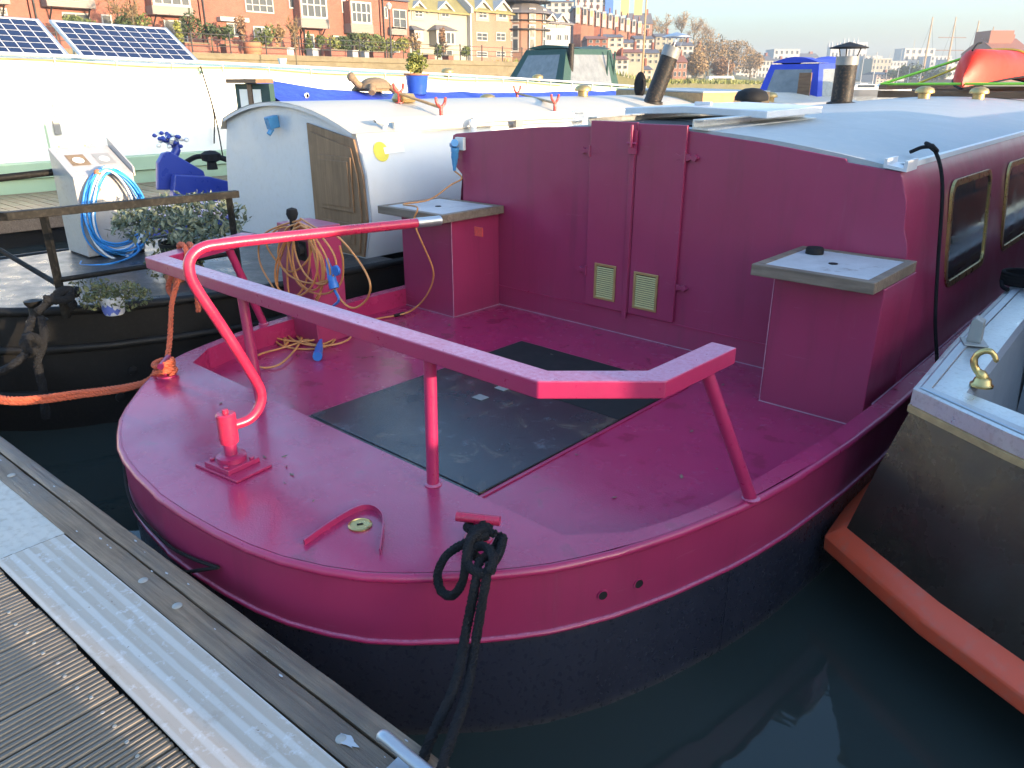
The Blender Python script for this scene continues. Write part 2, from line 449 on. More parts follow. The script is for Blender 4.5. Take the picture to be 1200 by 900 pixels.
mb = MB(); ro = [ring(-.02, -.6), ring(-.005, .0), ring(-.002, .405)]
mb.loft(ro, closed=False); hull = build('hull', mb, M['hull'], B, smooth=40)
mb = MB(); mb.loft([ring(.0, .405), ring(.002, .5), ring(.0, .64)], closed=False)
topside = build('topside', mb, M['burg_wall'], B, smooth=40)
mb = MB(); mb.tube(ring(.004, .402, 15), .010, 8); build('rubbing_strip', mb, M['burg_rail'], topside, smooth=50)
mb = MB(); mb.tube(ring(.002, .650, 15), .017, 10); build('deck_edge', mb, M['burg'], topside, smooth=60)
# drain holes
for px, py in ((706, 701), (735, 698)):
    p = ly(px, py, 1.84 if px < 720 else 1.90)
    for x_, y_ in ((1.478, 1.825), (1.512, 1.91)): pass
for (x0, y0, nx, ny) in ((1.468, 1.80, .88, -.47), (1.522, 1.935, .93, -.38)):
    d = Vector((nx, ny, 0)); t1 = Vector((-ny, nx, 0))
    rings = [[Vector((x0, y0, .50)) + d*h + (t1*math.cos(2*math.pi*k/14) + Vector((0,0,1))*math.sin(2*math.pi*k/14))*r for k in range(14)] for r, h in ((.021,-.01),(.021,.006),(.017,.006),(.016,-.012))]
    mb = MB(); mb.loft(rings, cap=False); dr = build('drain_hole', mb, M['burg'], topside, smooth=40)
    mb = MB(); mb.poly([Vector((x0, y0, .50)) + d*.0045 + (t1*math.cos(2*math.pi*k/14) + Vector((0,0,1))*math.sin(2*math.pi*k/14))*.017 for k in range(14)])
    build('hole', mb, M['rubber'], dr)
# counter deck, gunwales, well
YS = 1.79
cd = [p for p in outline(-.004, YS)]
xs_in = 1.30
mb = MB(); poly = [(x, y, ZD) for x, y in cd] + [(1.455, YS, ZD), (-1.455, YS, ZD)]
mb.poly(poly)
mb.poly([(-xs_in, YS, ZD), (xs_in, YS, ZD), (xs_in, YS, ZW-.02), (-xs_in, YS, ZW-.02)])
build('counter_deck', mb, M['burg_deck'], B)
gx = [(1.455,1.30,YS),(1.53,1.46,1.96),(1.575,1.51,2.09),(1.61,1.55,2.22),(1.65,1.585,2.37),(1.68,1.608,2.57),(1.73,1.645,2.95),(1.752,1.675,3.24),(1.768,1.69,3.66),(1.768,1.69,4.2),(1.768,1.64,8.),(1.768,1.64,16.4)]
for sgn in (1, -1):
    mb = MB()
    for i in range(len(gx)-1):
        a, b = gx[i], gx[i+1]
        q = [(sgn*a[0], a[2], ZD), (sgn*b[0], b[2], ZD), (sgn*b[1], b[2], ZD), (sgn*a[1], a[2], ZD)]
        mb.poly(q if sgn > 0 else q[::-1])
        if b[2] < 4.3:
            mb.poly([(sgn*a[1], a[2], ZD), (sgn*b[1], b[2], ZD), (sgn*b[1], b[2], ZW-.02), (sgn*a[1], a[2], ZW-.02)])
    build('gunwale', mb, M['burg_deck'], B)
mb = MB(); mb.poly([(a[1]+.012, max(a[2], YS-.01), ZW) for a in gx if a[2] < 3.7] + [(1.70, 4.16, ZW), (-1.70, 4.16, ZW)] + [(-a[1]-.012, max(a[2], YS-.01), ZW) for a in gx[::-1] if a[2] < 3.7])
build('well_deck', mb, M['burg_deck'], B)
# engine hatch covers
hx0, hx1 = -.435, .748
for y0, y1, lab in ((1.95, 2.93, 'worn black hatch cover, grey with painted wet sheen and dirt'), (2.934, 3.55, 'black hatch cover, evenly dark')):
    mb = MB(); mb.box(hx0, hx1, max(y0, YS+.006), y1, ZW+.001, ZW+.016)
    o = build('hatch_cover', mb, M['mat'] if y0 < 2.5 else M['rubber'], B, bevel=.004); o['label'] = lab
mb = MB(); mb.box(hx0, hx1, YS+.006, 1.947, ZW+.001, ZW+.014); build('hatch_cover', mb, M['mat'], B, bevel=.004)
fr = MB()
fr.box(hx0-.02, hx0-.003, YS+.006, 3.57, ZW+.001, ZW+.007).box(hx1+.003, hx1+.02, YS+.006, 3.57, ZW+.001, ZW+.007).box(hx0-.02, hx1+.02, 3.553, 3.575, ZW+.001, ZW+.008)
build('hatch_coaming', fr, M['burg'], B)
for px, py in ((563, 466), (589, 455)):
    p = lz(px, py, ZW+.016); mb = MB(); mb.box(p.x-.035, p.x+.035, p.y-.03, p.y+.03, ZW+.0165, ZW+.020)
    build('lifting_plate', mb, M['pipeband'], B, bevel=.002)
# bulkhead
YB = 4.14
bp = [(-1.70, ZW-.01), (1.695, ZW-.01), (1.682, ZD), (1.608, 1.14), (1.60, 1.31), (1.59, 1.36), (1.567, 1.42), (1.553, 1.56), (1.512, 1.672), (1.495, 1.70), (1.24, 1.728), (1.23, 1.745), (.8, 1.80), (.335, 1.845),
      (-.365, 1.848), (-.8, 1.83), (-1.2, 1.795), (-1.60, 1.758), (-1.635, 1.745), (-1.645, 1.70), (-1.645, 1.575), (-1.625, 1.53), (-1.55, 1.47), (-1.54, 1.40), (-1.56, 1.0), (-1.66, ZD), (-1.70, ZW-.01)][:-1]
mb = MB(); mb.extr([(x, YB, z) for x, z in bp], (0, .014, 0)); bulk = build('bulkhead', mb, M['burg_wall'], B, bevel=.004)
mb = MB(); mb.box(-1.2, 1.2, YB-.006, YB-.0005, .685, .692); build('plinth_seam', mb, M['burg'], bulk)
# doors
for x0, x1 in ((-.36, -.014), (-.010, .325)):
    mb = MB(); mb.box(x0, x1, YB-.022, YB-.002, .70, 1.885 if x0 < -.2 else 1.878)
    dr = build('door', mb, M['burg_wall'], B, bevel=.004)
    vx = (-.285, -.115) if x0 < -.2 else (.005+.02, .19+.015)
    z0, z1 = (.755, .995) if x0 < -.2 else (.745, .985)
    fm = MB(); Yv = YB-.030
    fm.box(vx[0], vx[1], Yv, Yv+.007, z0, z0+.016).box(vx[0], vx[1], Yv, Yv+.007, z1-.016, z1).box(vx[0], vx[0]+.016, Yv, Yv+.007, z0+.016, z1-.016).box(vx[1]-.016, vx[1], Yv, Yv+.007, z0+.016, z1-.016)
    v_ = build('vent', fm, M['dullbrass'], dr, bevel=.0015)
    bk = MB(); bk.box(vx[0]+.01, vx[1]-.01, Yv+.0075, Yv+.008, z0+.01, z1-.01); build('vent_gap_shade', bk, M['rubber'], dr)  # dark sheet painted in as the shade between the slats
    sm = MB(); n = 15; hh = (z1-z0-.034)/n
    for k in range(n):
        zz = z0+.017+hh*k
        sm.hexa([(vx[0]+.017,Yv+.0005,zz),(vx[1]-.017,Yv+.0005,zz),(vx[1]-.017,Yv+.003,zz+.001),(vx[0]+.017,Yv+.003,zz+.001)],
                [(vx[0]+.017,Yv+.006,zz+hh*.62),(vx[1]-.017,Yv+.006,zz+hh*.62),(vx[1]-.017,Yv+.0072,zz+hh*.62),(vx[0]+.017,Yv+.0072,zz+hh*.62)])
    s_ = build('slat', sm, M['dullbrass'], dr)
    hx = x0 if x0 < -.2 else x1
    for z in (1.70, .93):
        hm = MB(); hm.tube([(hx, YB-.0255, z-.035), (hx, YB-.0255, z+.035)], .006, 8)
        for sg in (-1, 1):
            hm.extr([(hx+sg*.006, YB-.0245, z-.022), (hx+sg*.035, YB-.0245, z-.010), (hx+sg*.06, YB-.0245, z-.02), (hx+sg*.082, YB-.0245, z), (hx+sg*.06, YB-.0245, z+.02), (hx+sg*.035, YB-.0245, z+.010), (hx+sg*.006, YB-.0245, z+.022)], (0, .0245 if (sg > 0) == (hx > 0) else .0024, 0))
        build('hinge', hm, M['burg_wall'], dr, bevel=.001)
mb = MB(); mb.box(-.052, -.018, YB-.032, YB-.0225, .66, 1.78); cb = build('cover_strip', mb, M['burg_wall'], B, bevel=.003)
mb = MB(); mb.box(-.06, .0, YB-.043, YB-.0325, 1.70, 1.84).tube([(-.03, YB-.055, 1.74), (-.03, YB-.055, 1.87)], .010, 8).tube([(-.06, YB-.052, 1.765), (.005, YB-.052, 1.765)], .008, 8)
build('latch', mb, M['burg'], cb, bevel=.002)
# cabin sides and roof
def zroof(x, y):
    a = min(1, abs(x)/1.49)
    return 1.862 - .152*a**2.0 + .014*(min(y, 14)-YB)
prof = [(1.69, ZW), (1.675, ZD), (1.60, 1.15), (1.545, 1.58), (1.505, 1.675)]
ys = [YB+.012, 8, 12, 16.2]
for sgn in (1, -1):
    mb = MB(); mb.loft([[(sgn*x, y, z + (.014*(min(y,14)-YB) if z > 1.6 else 0)) for x, z in prof + [(1.49, 1.708)]] for y in ys], closed=False)
    build('cabin_side', mb, M['burg_wall'], B, smooth=30)
mb = MB(); xs = [-1.49 + 2.98*k/20 for k in range(21)]
mb.loft([[(x, y, zroof(x, y)+.002) for x in xs] for y in [YB+.016, 5, 6, 7, 8, 10, 12, 14, 16.2]], closed=False)
mb.loft([[(x, YB+.016, zroof(x, YB)+.002) for x in xs], [(x, YB+.016, zroof(x, YB)-.03) for x in xs]], closed=False)
build('roof', mb, M['roofgrey'], B, smooth=40)
for sgn in (1, -1):
    mb = MB(); mb.loft([[(sgn*(1.49+dx), y, zroof(1.49, y)+dz) for dx, dz in ((-.03,0),(-.028,.018),(.008,.02),(.012,-.005))] for y in [YB+.10, 6, 8, 10, 12, 16]], closed=False)
    build('roof_edge', mb, M['white'], B, smooth=30)
mb = MB(); mb.extr([(1.42, YB-.01, 1.715), (1.53, YB-.01, 1.70), (1.53, YB-.01, 1.752), (1.515, YB-.01, 1.752), (1.512, YB-.01, 1.717), (1.435, YB-.01, 1.73), (1.435, YB-.01, 1.757), (1.42, YB-.01, 1.757)], (0, .16, .004))
build('channel_end', mb, M['greywhite'], B)
# sliding hatch over the doors
mb = MB(); mb.extr([(-.52, 4.72, 1.90), (-.05, 4.72, 1.918), (.52, 4.72, 1.90), (.52, 4.72, 1.945), (-.05, 4.72, 1.965), (-.52, 4.72, 1.945)], (0, .86, .012))
sh = build('sliding_hatch', mb, M['greywhite'], B, bevel=.006)
mb = MB(); mb.box(-.03, .09, 4.80, 4.83, 1.968, 1.99); build('handle', mb, M['greywhite'], sh, bevel=.005)
for x in (-.40, .345):
    mb = MB(); z0 = zroof(x, YB)+.003
    mb.extr([(x, YB-.004, z0), (x+.10, YB-.004, z0-.006), (x+.10, YB-.004, z0+.004), (x+.012, YB-.004, z0+.012), (x+.012, YB-.004, z0+.045), (x+.07, YB-.004, z0+.045), (x+.07, YB-.004, z0+.053), (x, YB-.004, z0+.053)], (0, 1.55, .016))
    build('hatch_runner', mb, M['alu'], B)
mb = MB(); mb.box(-.33, .34, YB+.13, 4.78, 1.79, 1.872); build('hatch_opening_shade', mb, M['rubber'], B)  # solid black block, painted in for the shade inside the open hatch
# side windows
def rrect(y0, y1, z0, z1, r, n=5):
    out = []
    for cy, cz, a0 in ((y1-r, z1-r, 0), (y0+r, z1-r, 90), (y0+r, z0+r, 180), (y1-r, z0+r, 270)):
        for k in range(n+1):
            a = R(a0 + 90*k/n); out.append((cy+r*math.cos(a), cz+r*math.sin(a)))
    return out
def xside(z): return 1.60 + (1.15-z)*(.045/.43) if z > 1.15 else 1.60 + (1.15-z)*(.065/.483)
for sgn in (1, -1):
    for y0 in (4.92, 6.34, 7.76, 9.18, 10.6, 12.0):
        o1, i1 = rrect(y0, y0+.93, .985, 1.595, .085), rrect(y0+.035, y0+.895, 1.02, 1.56, .06)
        f = lambda p, d: (sgn*(xside(p[1])+d), p[0], p[1])
        mb = MB(); mb.loft([[f(p, -.004) for p in o1], [f(p, .012) for p in o1], [f(p, .012) for p in i1], [f(p, -.004) for p in i1]], cap=False)
        wf = build('window', mb, M['brass'], B, smooth=30)
        mb = MB(); mb.poly([f(p, .004) for p in i1]); build('pane', mb, M['glass'], wf)
# gas lockers with timber lids
for sgn, bx0, bx1, lx0, lx1 in ((1, 1.144, 1.66, 1.075, 1.655), (-1, -1.70, -1.175, -1.79, -1.115)):
    mb = MB(); mb.box(bx0, bx1, 3.66, YB-.002, ZW+.001, 1.228); lk = build('locker', mb, M['burg_wall'], B, bevel=.004)
    fm = MB(); y0, y1 = 3.52, YB-.012; z0, z1, e = 1.23, 1.285, .045
    fm.box(lx0, lx1, y0, y0+e, z0, z1).box(lx0, lx1, y1-e, y1, z0, z1).box(lx0, lx0+e, y0+e, y1-e, z0, z1).box(lx1-e, lx1, y0+e, y1-e, z0, z1)
    ld = build('lid', fm, M['lidwood'], lk, bevel=.004)
    mb = MB(); mb.box(lx0+e-.002, lx1-e+.002, y0+e-.002, y1-e+.002, z0+.006, z1-.004); build('lid_panel', mb, M['lidtop'], lk)
    mb = MB()
    if sgn > 0: mb.lathe([(.0,0),(.045,0),(.045,.025),(.04,.032),(0,.032)], (1.20, 3.98, z1-.003), 16)
    if sgn > 0: build('cap', mb, M['rubber'], lk, smooth=40)
    mb = MB(); mb.lathe([(0,0),(.022,0),(.022,.003),(0,.003)], ((lx0+lx1)/2, 3.80, z1-.003), 14)
    build('finger_hole', mb, M['rubber'], lk, smooth=40)
p = ly(561, 252, 3.655); mb = MB(); mb.box(p.x-.04, p.x+.035, 3.653, 3.658, 1.155, 1.215); o = build('warning_sticker', mb, M['sticker_red'], B)
# pale sealant and weld beads where plates meet
M['bead'] = simple('worn_seam_paint', (.40, .20, .27, 1), .6, var=.5, scale=30)
mb = MB()
mb.tube([(1.69, y, ZD+.003) for y in (3.68, 5, 8, 12)], .004, 6)
mb.tube([(1.14, 3.656, ZW+.004), (1.655, 3.656, ZW+.004)], .003, 6).tube([(1.14, 3.656, ZW+.004), (1.14, YB-.004, ZW+.004)], .003, 6).tube([(1.1415, 3.658, ZW), (1.1415, 3.658, 1.225)], .002, 5)
mb.tube([(-1.69, 3.656, ZW+.004), (-1.172, 3.656, ZW+.004), (-1.172, YB-.004, ZW+.004), (1.14, YB-.004, ZW+.004)], .003, 6).tube([(-1.173, 3.658, ZW), (-1.173, 3.658, 1.225)], .0025, 5)
build('weld_bead', mb, M['bead'], B, smooth=60)
wo = outline(.004, 15); wi = len(wo)//2
for k_ in (-9, 17):
    q = wo[wi+k_]; mb = MB(); mb.tube([(q[0], q[1], .395), (q[0]*.999, q[1]*1.001, .2), (q[0]*.998, q[1]*1.002, -.05)], .0016, 5); build('hull_weld', mb, M['hull'], B, smooth=60)
dbr = MB(); rd = random.Random(17)
for k in range(26):
    x, y = rd.uniform(-1.2, 1.5), rd.uniform(2.0, 4.0); z = ZW+.004
    if hx0 < x < hx1 and y < 3.6: z = ZW+.019
    if k > 18: x, y, z = rd.uniform(-.8, .9), rd.uniform(1.25, 1.7), ZD+.003
    a_ = rd.uniform(0, 6.28); L_ = rd.uniform(.006, .022)
    d_ = Vector((math.cos(a_), math.sin(a_), 0)); e_ = Vector((-d_.y, d_.x, .2))*rd.uniform(.25, .5)
    p = Vector((x, y, z)); dbr.add([p-d_*L_, p+e_*L_, p+d_*L_+Vector((0,0,.004)), p-e_*L_], [(0,1,2,3)])
lf = Vector((1.0, 3.45, ZW+.004))
for k in range(3): dbr.add([lf+Vector((-.05+.03*k, 0, 0)), lf+Vector((0+.03*k, -.03, .012)), lf+Vector((.06, .0+.01*k, .004)), lf+Vector((.01, .03, .01))], [(0,1,2,3)])
o = build('leaf_litter', dbr, M['beam']); o['kind'] = 'stuff'
# engine control column on the port side
mb = MB(); mb.box(-1.70, -1.36, 2.64, 2.88, ZW+.001, 1.285); col = build('control_column', mb, M['burg_wall'], B, bevel=.005)
mb = MB(); mb.box(-1.50, -1.385, 2.63, 2.639, 1.08, 1.20).tube([(-1.43, 2.60, 1.15), (-1.43, 2.585, 1.25), (-1.43, 2.59, 1.36)], [.02, .018, .02], 10)
mb.lathe([(0,-.035),(.025,-.03),(.036,0),(.03,.03),(0,.04)], (-1.43, 2.59, 1.37), 12); mb.tube([(-1.43, 2.635, 1.15), (-1.43, 2.595, 1.15)], .035, 12)
build('control_lever', mb, M['rubber'], col, bevel=.003, smooth=40)
# taff rail
rl = thing  # rail is part of the barge
path = [(1.555, 2.42), (1.50, 2.02), (1.275, 1.77), (.85, 1.665), (.3, 1.66), (-.6, 1.70), (-1.43, 1.765), (-1.73, 2.44)]
path = [(1.515, 2.41), (1.505, 1.985), (1.24, 1.745), (-1.43, 1.745), (-1.70, 2.44)]
def bar(path, w_, z0, z1):
    n = len(path); L_, R_ = [], []
    for i in range(n):
        def nrm(a, b):
            d = Vector((b[0]-a[0], b[1]-a[1])); d.normalize(); return Vector((-d.y, d.x))
        ns = []
        if i > 0: ns.append(nrm(path[i-1], path[i]))
        if i < n-1: ns.append(nrm(path[i], path[i+1]))
        m = ns[0] if len(ns) == 1 else (ns[0]+ns[1]).normalized()
        k = w_/2/max(.4, m.dot(ns[0]))
        L_.append((path[i][0]+m.x*k, path[i][1]+m.y*k)); R_.append((path[i][0]-m.x*k, path[i][1]-m.y*k))
    return MB().loft([[(L_[i][0], L_[i][1], z0), (R_[i][0], R_[i][1], z0), (R_[i][0], R_[i][1], z1), (L_[i][0], L_[i][1], z1)] for i in range(n)])
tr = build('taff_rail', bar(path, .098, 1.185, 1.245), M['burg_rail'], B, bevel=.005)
for a, b, r in (((.71, 1.735, ZD), (.71, 1.745, 1.186), .024), ((-.52, 1.735, ZD), (-.58, 1.745, 1.186), .024), ((1.665, 2.45, ZD), (1.52, 2.28, 1.186), .024), ((-1.665, 2.45, ZD), (-1.63, 2.26, 1.186), .024)):
    mb = MB(); mb.tube([a, b], r, 14); po = build('post', mb, M['burg'], B, smooth=40)
    mb = MB(); mb.lathe([(.034, 0), (.034, .004), (.025, .010)], (a[0], a[1], ZD), 14); build('weld', mb, M['burg_rail'], po, smooth=40)
# tiller
ph = R(83)
def TP(r_, z): return (r_*math.cos(ph), 1.3 + r_*math.sin(ph), z)
arm = [(0.0, .842), (.085, .846), (.135, .885), (.152, .95), (.118, 1.05), (.04, 1.235), (-.03, 1.39), (-.052, 1.46), (-.042, 1.515), (.005, 1.548), (.09, 1.553), (.3, 1.55), (.935, 1.535)]
mb = MB(); mb.tube(cr([TP(*q) for q in arm], 6), .0205, 14); ti = build('tiller', mb, M['tiller'], B, smooth=60)
mb = MB(); mb.tube([TP(.935, 1.535), TP(1.06, 1.532)], .022, 14); build('hand_grip', mb, M['steel'], ti, smooth=40)
mb = MB(); mb.lathe([(0, .0), (.036, .0), (.038, .02), (.038, .12), (.033, .125), (.012, .125), (.012, .14), (0, .142)], (0, 1.3, .775), 18); build('boss', mb, M['tiller'], ti, smooth=35)
mb = MB(); mb.tube([(0, 1.3, ZD), (0, 1.3, .78)], .026, 14).lathe([(.058, .03), (.058, .052), (.045, .058), (.03, .058)], (0, 1.3, ZD), 18)
build('rudder_stock', mb, M['burg'], B, smooth=40)
mb = MB(); mb.obox((0.005, 1.3, ZD+.006), (.26, .17, .010), R(8)).obox((0, 1.3, ZD+.021), (.15, .15, .02), R(8))
for a_ in (-1, 1):
    for b_ in (-1, 1): mb.lathe([(0,0),(.011,0),(.011,.010),(0,.010)], (.055*a_, 1.3+.055*b_, ZD+.031), 6)
build('bearing_plate', mb, M['burg'], B, bevel=.002)
# filler cap with drip upstand
up = cr([(.70, 1.165, 0), (.672, 1.28, 0), (.655, 1.40, 0), (.675, 1.452, 0), (.735, 1.455, 0), (.80, 1.42, 0), (.93, 1.30, 0)], 6)
mb = MB(); mb.loft([[(p.x-.004, p.y, ZD), (p.x+.004, p.y, ZD), (p.x+.004, p.y, ZD+.022), (p.x-.004, p.y, ZD+.022)] for p in up]); build('drip_upstand', mb, M['burg'], B)
mb = MB(); mb.lathe([(0, .0), (.042, .0), (.042, .005), (.036, .008), (.034, .005), (0, .005)], (.74, 1.365, ZD+.001), 24); cp = build('filler_cap', mb, M['brass'], B, smooth=40)
mb = MB(); mb.obox((.74, 1.365, ZD+.0075), (.022, .006, .002), R(60)); build('key_slot', mb, M['rubber'], cp)
# mooring studs
for (x, y, rz) in ((1.10, 1.585, R(30)), (-1.21, 1.60, R(-40))):
    mb = MB(); d = Vector((math.cos(rz), math.sin(rz), 0))*.075; c_ = Vector((x, y, ZD+.075))
    mb.tube([(x, y, ZD), (x, y, ZD+.075)], .016, 12).tube([c_-d, c_+d], .0165, 12); mb.lathe([(.05,0),(.05,.006),(0,.006)], (x, y, ZD), 16)
    build('mooring_stud', mb, M['tiller'] if x > 0 else M['burg'], B, smooth=40)
# shore power inlet
mb = MB(); mb.box(-1.585, -1.50, YB-.03, YB-.001, 1.645, 1.735); si = build('power_inlet', mb, M['white'], B, bevel=.004)
# roof vents, chimney
def mushroom(parent, x, y, z, r, name='mushroom_vent', m=None):
    mb = MB(); mb.lathe([(r*.62, 0), (r*.62, r*.55), (r, r*.6), (r*1.02, r*.8), (r*.85, r*1.1), (r*.45, r*1.28), (0, r*1.33)], (x, y, z), 18)
    return build(name, mb, m or M['dullbrass'], parent, smooth=40)
mushroom(B, -.62, 6.85, zroof(-.62, 6.85), .145, m=M['rubber']); 
for px, py, y in ((1083, 112, 9.9), (1147, 111, 10.3)):
    p = ly(px, py, y); mushroom(B, p.x, y, zroof(p.x, y), .10)
def chimney(parent, base, top, r, band=True):
    b, tp_ = Vector(base), Vector(top); d = tp_-b
    mb = MB(); mb.tube([b, b+d*.80], r, 18).lathe([(r*1.35,0),(r*1.35,.03),(r,.04)], b, 18); ch = build('chimney', mb, M['stovepipe'], parent, smooth=40)
    mb = MB(); mb.tube([b+d*.66, b+d*.80], r*1.05, 18); build('chimney_band', mb, M['pipeband'], ch, smooth=40)
    mb = MB(); cp_ = b+d*.93
    for k in range(3):
        a_ = 2.1*k; mb.tube([b+d*.80+Vector((math.cos(a_), math.sin(a_), 0))*r*.9, cp_+Vector((math.cos(a_), math.sin(a_), 0))*r*1.1], .006, 5)
    mb.lathe([(r*1.75, 0), (r*1.75, .008), (r*.9, .035), (0, .06)], cp_, 18); build('chimney_cowl', mb, M['rubber'] if band else M['steel'], ch, smooth=30)
    return ch
chimney(B, (-.43, 8.5, zroof(-.43, 8.5)-.02), (-.43, 8.5, 2.47), .105)

# ------------------------------------------------------------------ pontoon
PZ = .5
po = thing('pontoon', 'grooved timber pontoon with a galvanised tread strip in the near corner', 'pontoon', (0, -.4, 0))
rnd = random.Random(3)
def plank_mesh():
    mb = MB(); n = 7; pts = []
    wv = .142
    for k in range(n):
        x0 = -wv/2 + wv*k/n; dx = wv/n
        pts += [(x0+dx*.12, -.006), (x0+dx*.3, 0), (x0+dx*.75, 0), (x0+dx*.92, -.006)]
    pts = [(-wv/2, -.03)] + [(-wv/2, -.006)] + pts + [(wv/2, -.006), (wv/2, -.03)]
    mb.extr([(x, -1.35, z) for x, z in pts], (0, 1.9, 0)); return mb
first = None
for k in range(48):
    x = -3.6 + k*.148
    if first is None: first = o = build('plank', plank_mesh(), M['deckwood'], po, org=(0,0,0)); 
    else: o = first.copy(); C.objects.link(o); o.parent = po
    o.location = (x, .40-.05+rnd.uniform(-.004,.004), PZ-rnd.uniform(.001,.004)); o.rotation_euler = (0, 0, rnd.uniform(-.003,.003))
scr = MB()
for k in range(48):
    for dx in (-.035, .035):
        for yy in (.43, -.2):
            x, y = -3.6+k*.148+dx+rnd.uniform(-.006,.006), yy+rnd.uniform(-.012,.012)
            scr.lathe([(0,0),(.006,0),(.005,.0022),(.002,.0022),(.0015,.001),(0,.001)], (x, y, PZ-.0015), 8)
o = build('screw', scr, M['greyplastic'], po, smooth=30); o['kind'] = 'stuff'
def strip(x0, x1, z, y0=.505, y1=.735):
    xs = [x0 + (x1-x0)*k/30 for k in range(31)]; pr_ = []
    N = 46
    for k in range(N+1):
        y = y0 + (y1-y0)*k/N; u = (k/N*5.0) % 1
        hgt = .0013*max(0, math.sin(2*math.pi*u)) if .06 < k/N < .94 else 0
        pr_.append((y, z + hgt))
    mb = MB(); mb.loft([[(x, y + .0015*math.sin(x*3), zz + .0012*math.sin(x*2.1)) for y, zz in pr_] for x in xs], closed=False)
    mb.loft([[(x, y0 + .0015*math.sin(x*3), z + .0012*math.sin(x*2.1)), (x, y0 + .0015*math.sin(x*3), z-.006)] for x in xs], closed=False)
    mb.poly([(x0, y0, z), (x0, y1, z), (x0, y1, z-.005), (x0, y0, z-.005)])
    return mb
build('tread_plate', strip(-.20, 3.4, PZ+.011), M['galv'], po, smooth=60)
build('tread_plate', strip(-3.6, -.212, PZ+.006, .492, .748), M['galvflat'], po, smooth=60)
def timber(y0, y1, z1, seed):
    mb = MB(); xs = [-3.6 + 7.1*k/90 for k in range(91)]; rings = []
    for x in xs:
        a = noise.noise((x*2.1, seed, 0))*.007; b_ = noise.noise((x*5.3, seed, 4))*.006
        rings.append([(x, y0+.002, z1-.16), (x, y0+b_*.2, z1-.004+a*.3), (x, y0+.006, z1+a*.3), (x, (y0+y1)/2, z1+.001+a*.3), (x, y1-.006+b_*.5, z1+a*.3), (x, y1+b_*.5+a*.3, z1-.008), (x, y1+b_*.6, z1-.30)])
    return mb.loft(rings)
build('fender_timber', timber(.742, .835, PZ+.012, 1), M['beam'], po, smooth=50)
build('fender_timber', timber(.839, .905, PZ+.016, 8), M['beam'], po, smooth=50)
for px, py in ((179, 687), (219, 718), (36, 556), (412, 884)):
    p = lz(px, py, PZ+.016); mb = MB(); mb.lathe([(0,0),(.017,0),(.016,.004),(.009,.0075),(0,.0085)], (p.x, .785 if px != 219 else .79, PZ+.011), 14); build('bolt', mb, M['greyplastic'], po, smooth=40)
mb = MB(); mb.box(-3.6, 3.5, -1.4, .74, -.35, PZ-.036); build('pontoon_float', mb, M['black'], po)
# gull droppings / paint splash
mb = MB(); p = lz(424, 886, PZ+.014)
mb.poly([(p.x+.03*math.cos(a_)*(1+.35*math.sin(a_*5)), .79+.014*math.sin(a_)*(1+.3*math.cos(a_*3)), PZ+.0165) for a_ in [2*math.pi*k/18 for k in range(18)]]); build('paint_splash', mb, M['lidtop'], po)
po.rotation_euler = (0, 0, R(2.2)); po.location = (-.015, -.4, 0)
mb = MB(); rw = random.Random(12)
for k in range(26):
    x = rw.uniform(-1.6, 1.8); y = rw.choice((rw.uniform(.752, .83), rw.uniform(.845, .90))); L_ = rw.uniform(.003, .011); a_ = rw.uniform(-.3, .3)
    mb.poly([(x+L_*math.cos(b_)*(1+.3*math.sin(3*b_)), y+L_*.35*math.sin(b_), PZ+.0175) for b_ in [2*math.pi*i/7 for i in range(7)]])
o = build('paint_fleck', mb, M['lidtop'], po); o['kind'] = 'stuff'
# pontoon cleat
cl = thing('mooring_cleat', 'worn grey steel horn cleat on the pontoon edge beside the black rope', 'cleat', (1.52, .80, PZ))
a0, a1 = lz(446, 862, PZ+.075), lz(505, 905, PZ+.06)
mb = MB(); ax = (a1-a0).normalized(); mid = a0 + ax*.15
mb.tube(cr([a0, a0+ax*.02+Vector((0,0,.008)), a0+ax*.09+Vector((0,0,-.002)), a0+ax*.15+Vector((0,0,-.006)), a0+ax*.24+Vector((0,0,.0)), a0+ax*.30+Vector((0,0,.012))], 5), [.006]+[.017]*25, 12, flat=.8)
build('cleat_horn', mb, M['steel'], cl, smooth=60)
mb = MB()
for s_ in (.11, .19):
    q = a0+ax*s_; mb.tube([(q.x, q.y, PZ+.02), (q.x, q.y, q.z-.005)], .013, 10)
mb.obox((mid.x, mid.y, PZ+.023), (.2, .07, .012), math.atan2(ax.y, ax.x)); build('cleat_foot', mb, M['steel'], cl, smooth=40)
# ------------------------------------------------------------------ ropes and cables round the barge
def rope(name, label, cat, paths, r, m, org, group=None, n=8):
    mb = MB()
    for p in paths:
        if r > .011: strands(mb, cr(p, 6), r, 4 if m is M['black_rope'] else 3, r*(3.2 if m is M['black_rope'] else 4.5), 5)
        else: mb.tube(cr(p, 6), r, n)
    return tag(build(name, mb, m, org=org, smooth=70), label, cat, group)
sx, sy, sz = 1.10, 1.585, ZD
r = .0145
mb_paths = []
def P3(px, py, y): return tuple(ly(px, py, y - (.035 if y < 1.46 else 0)))
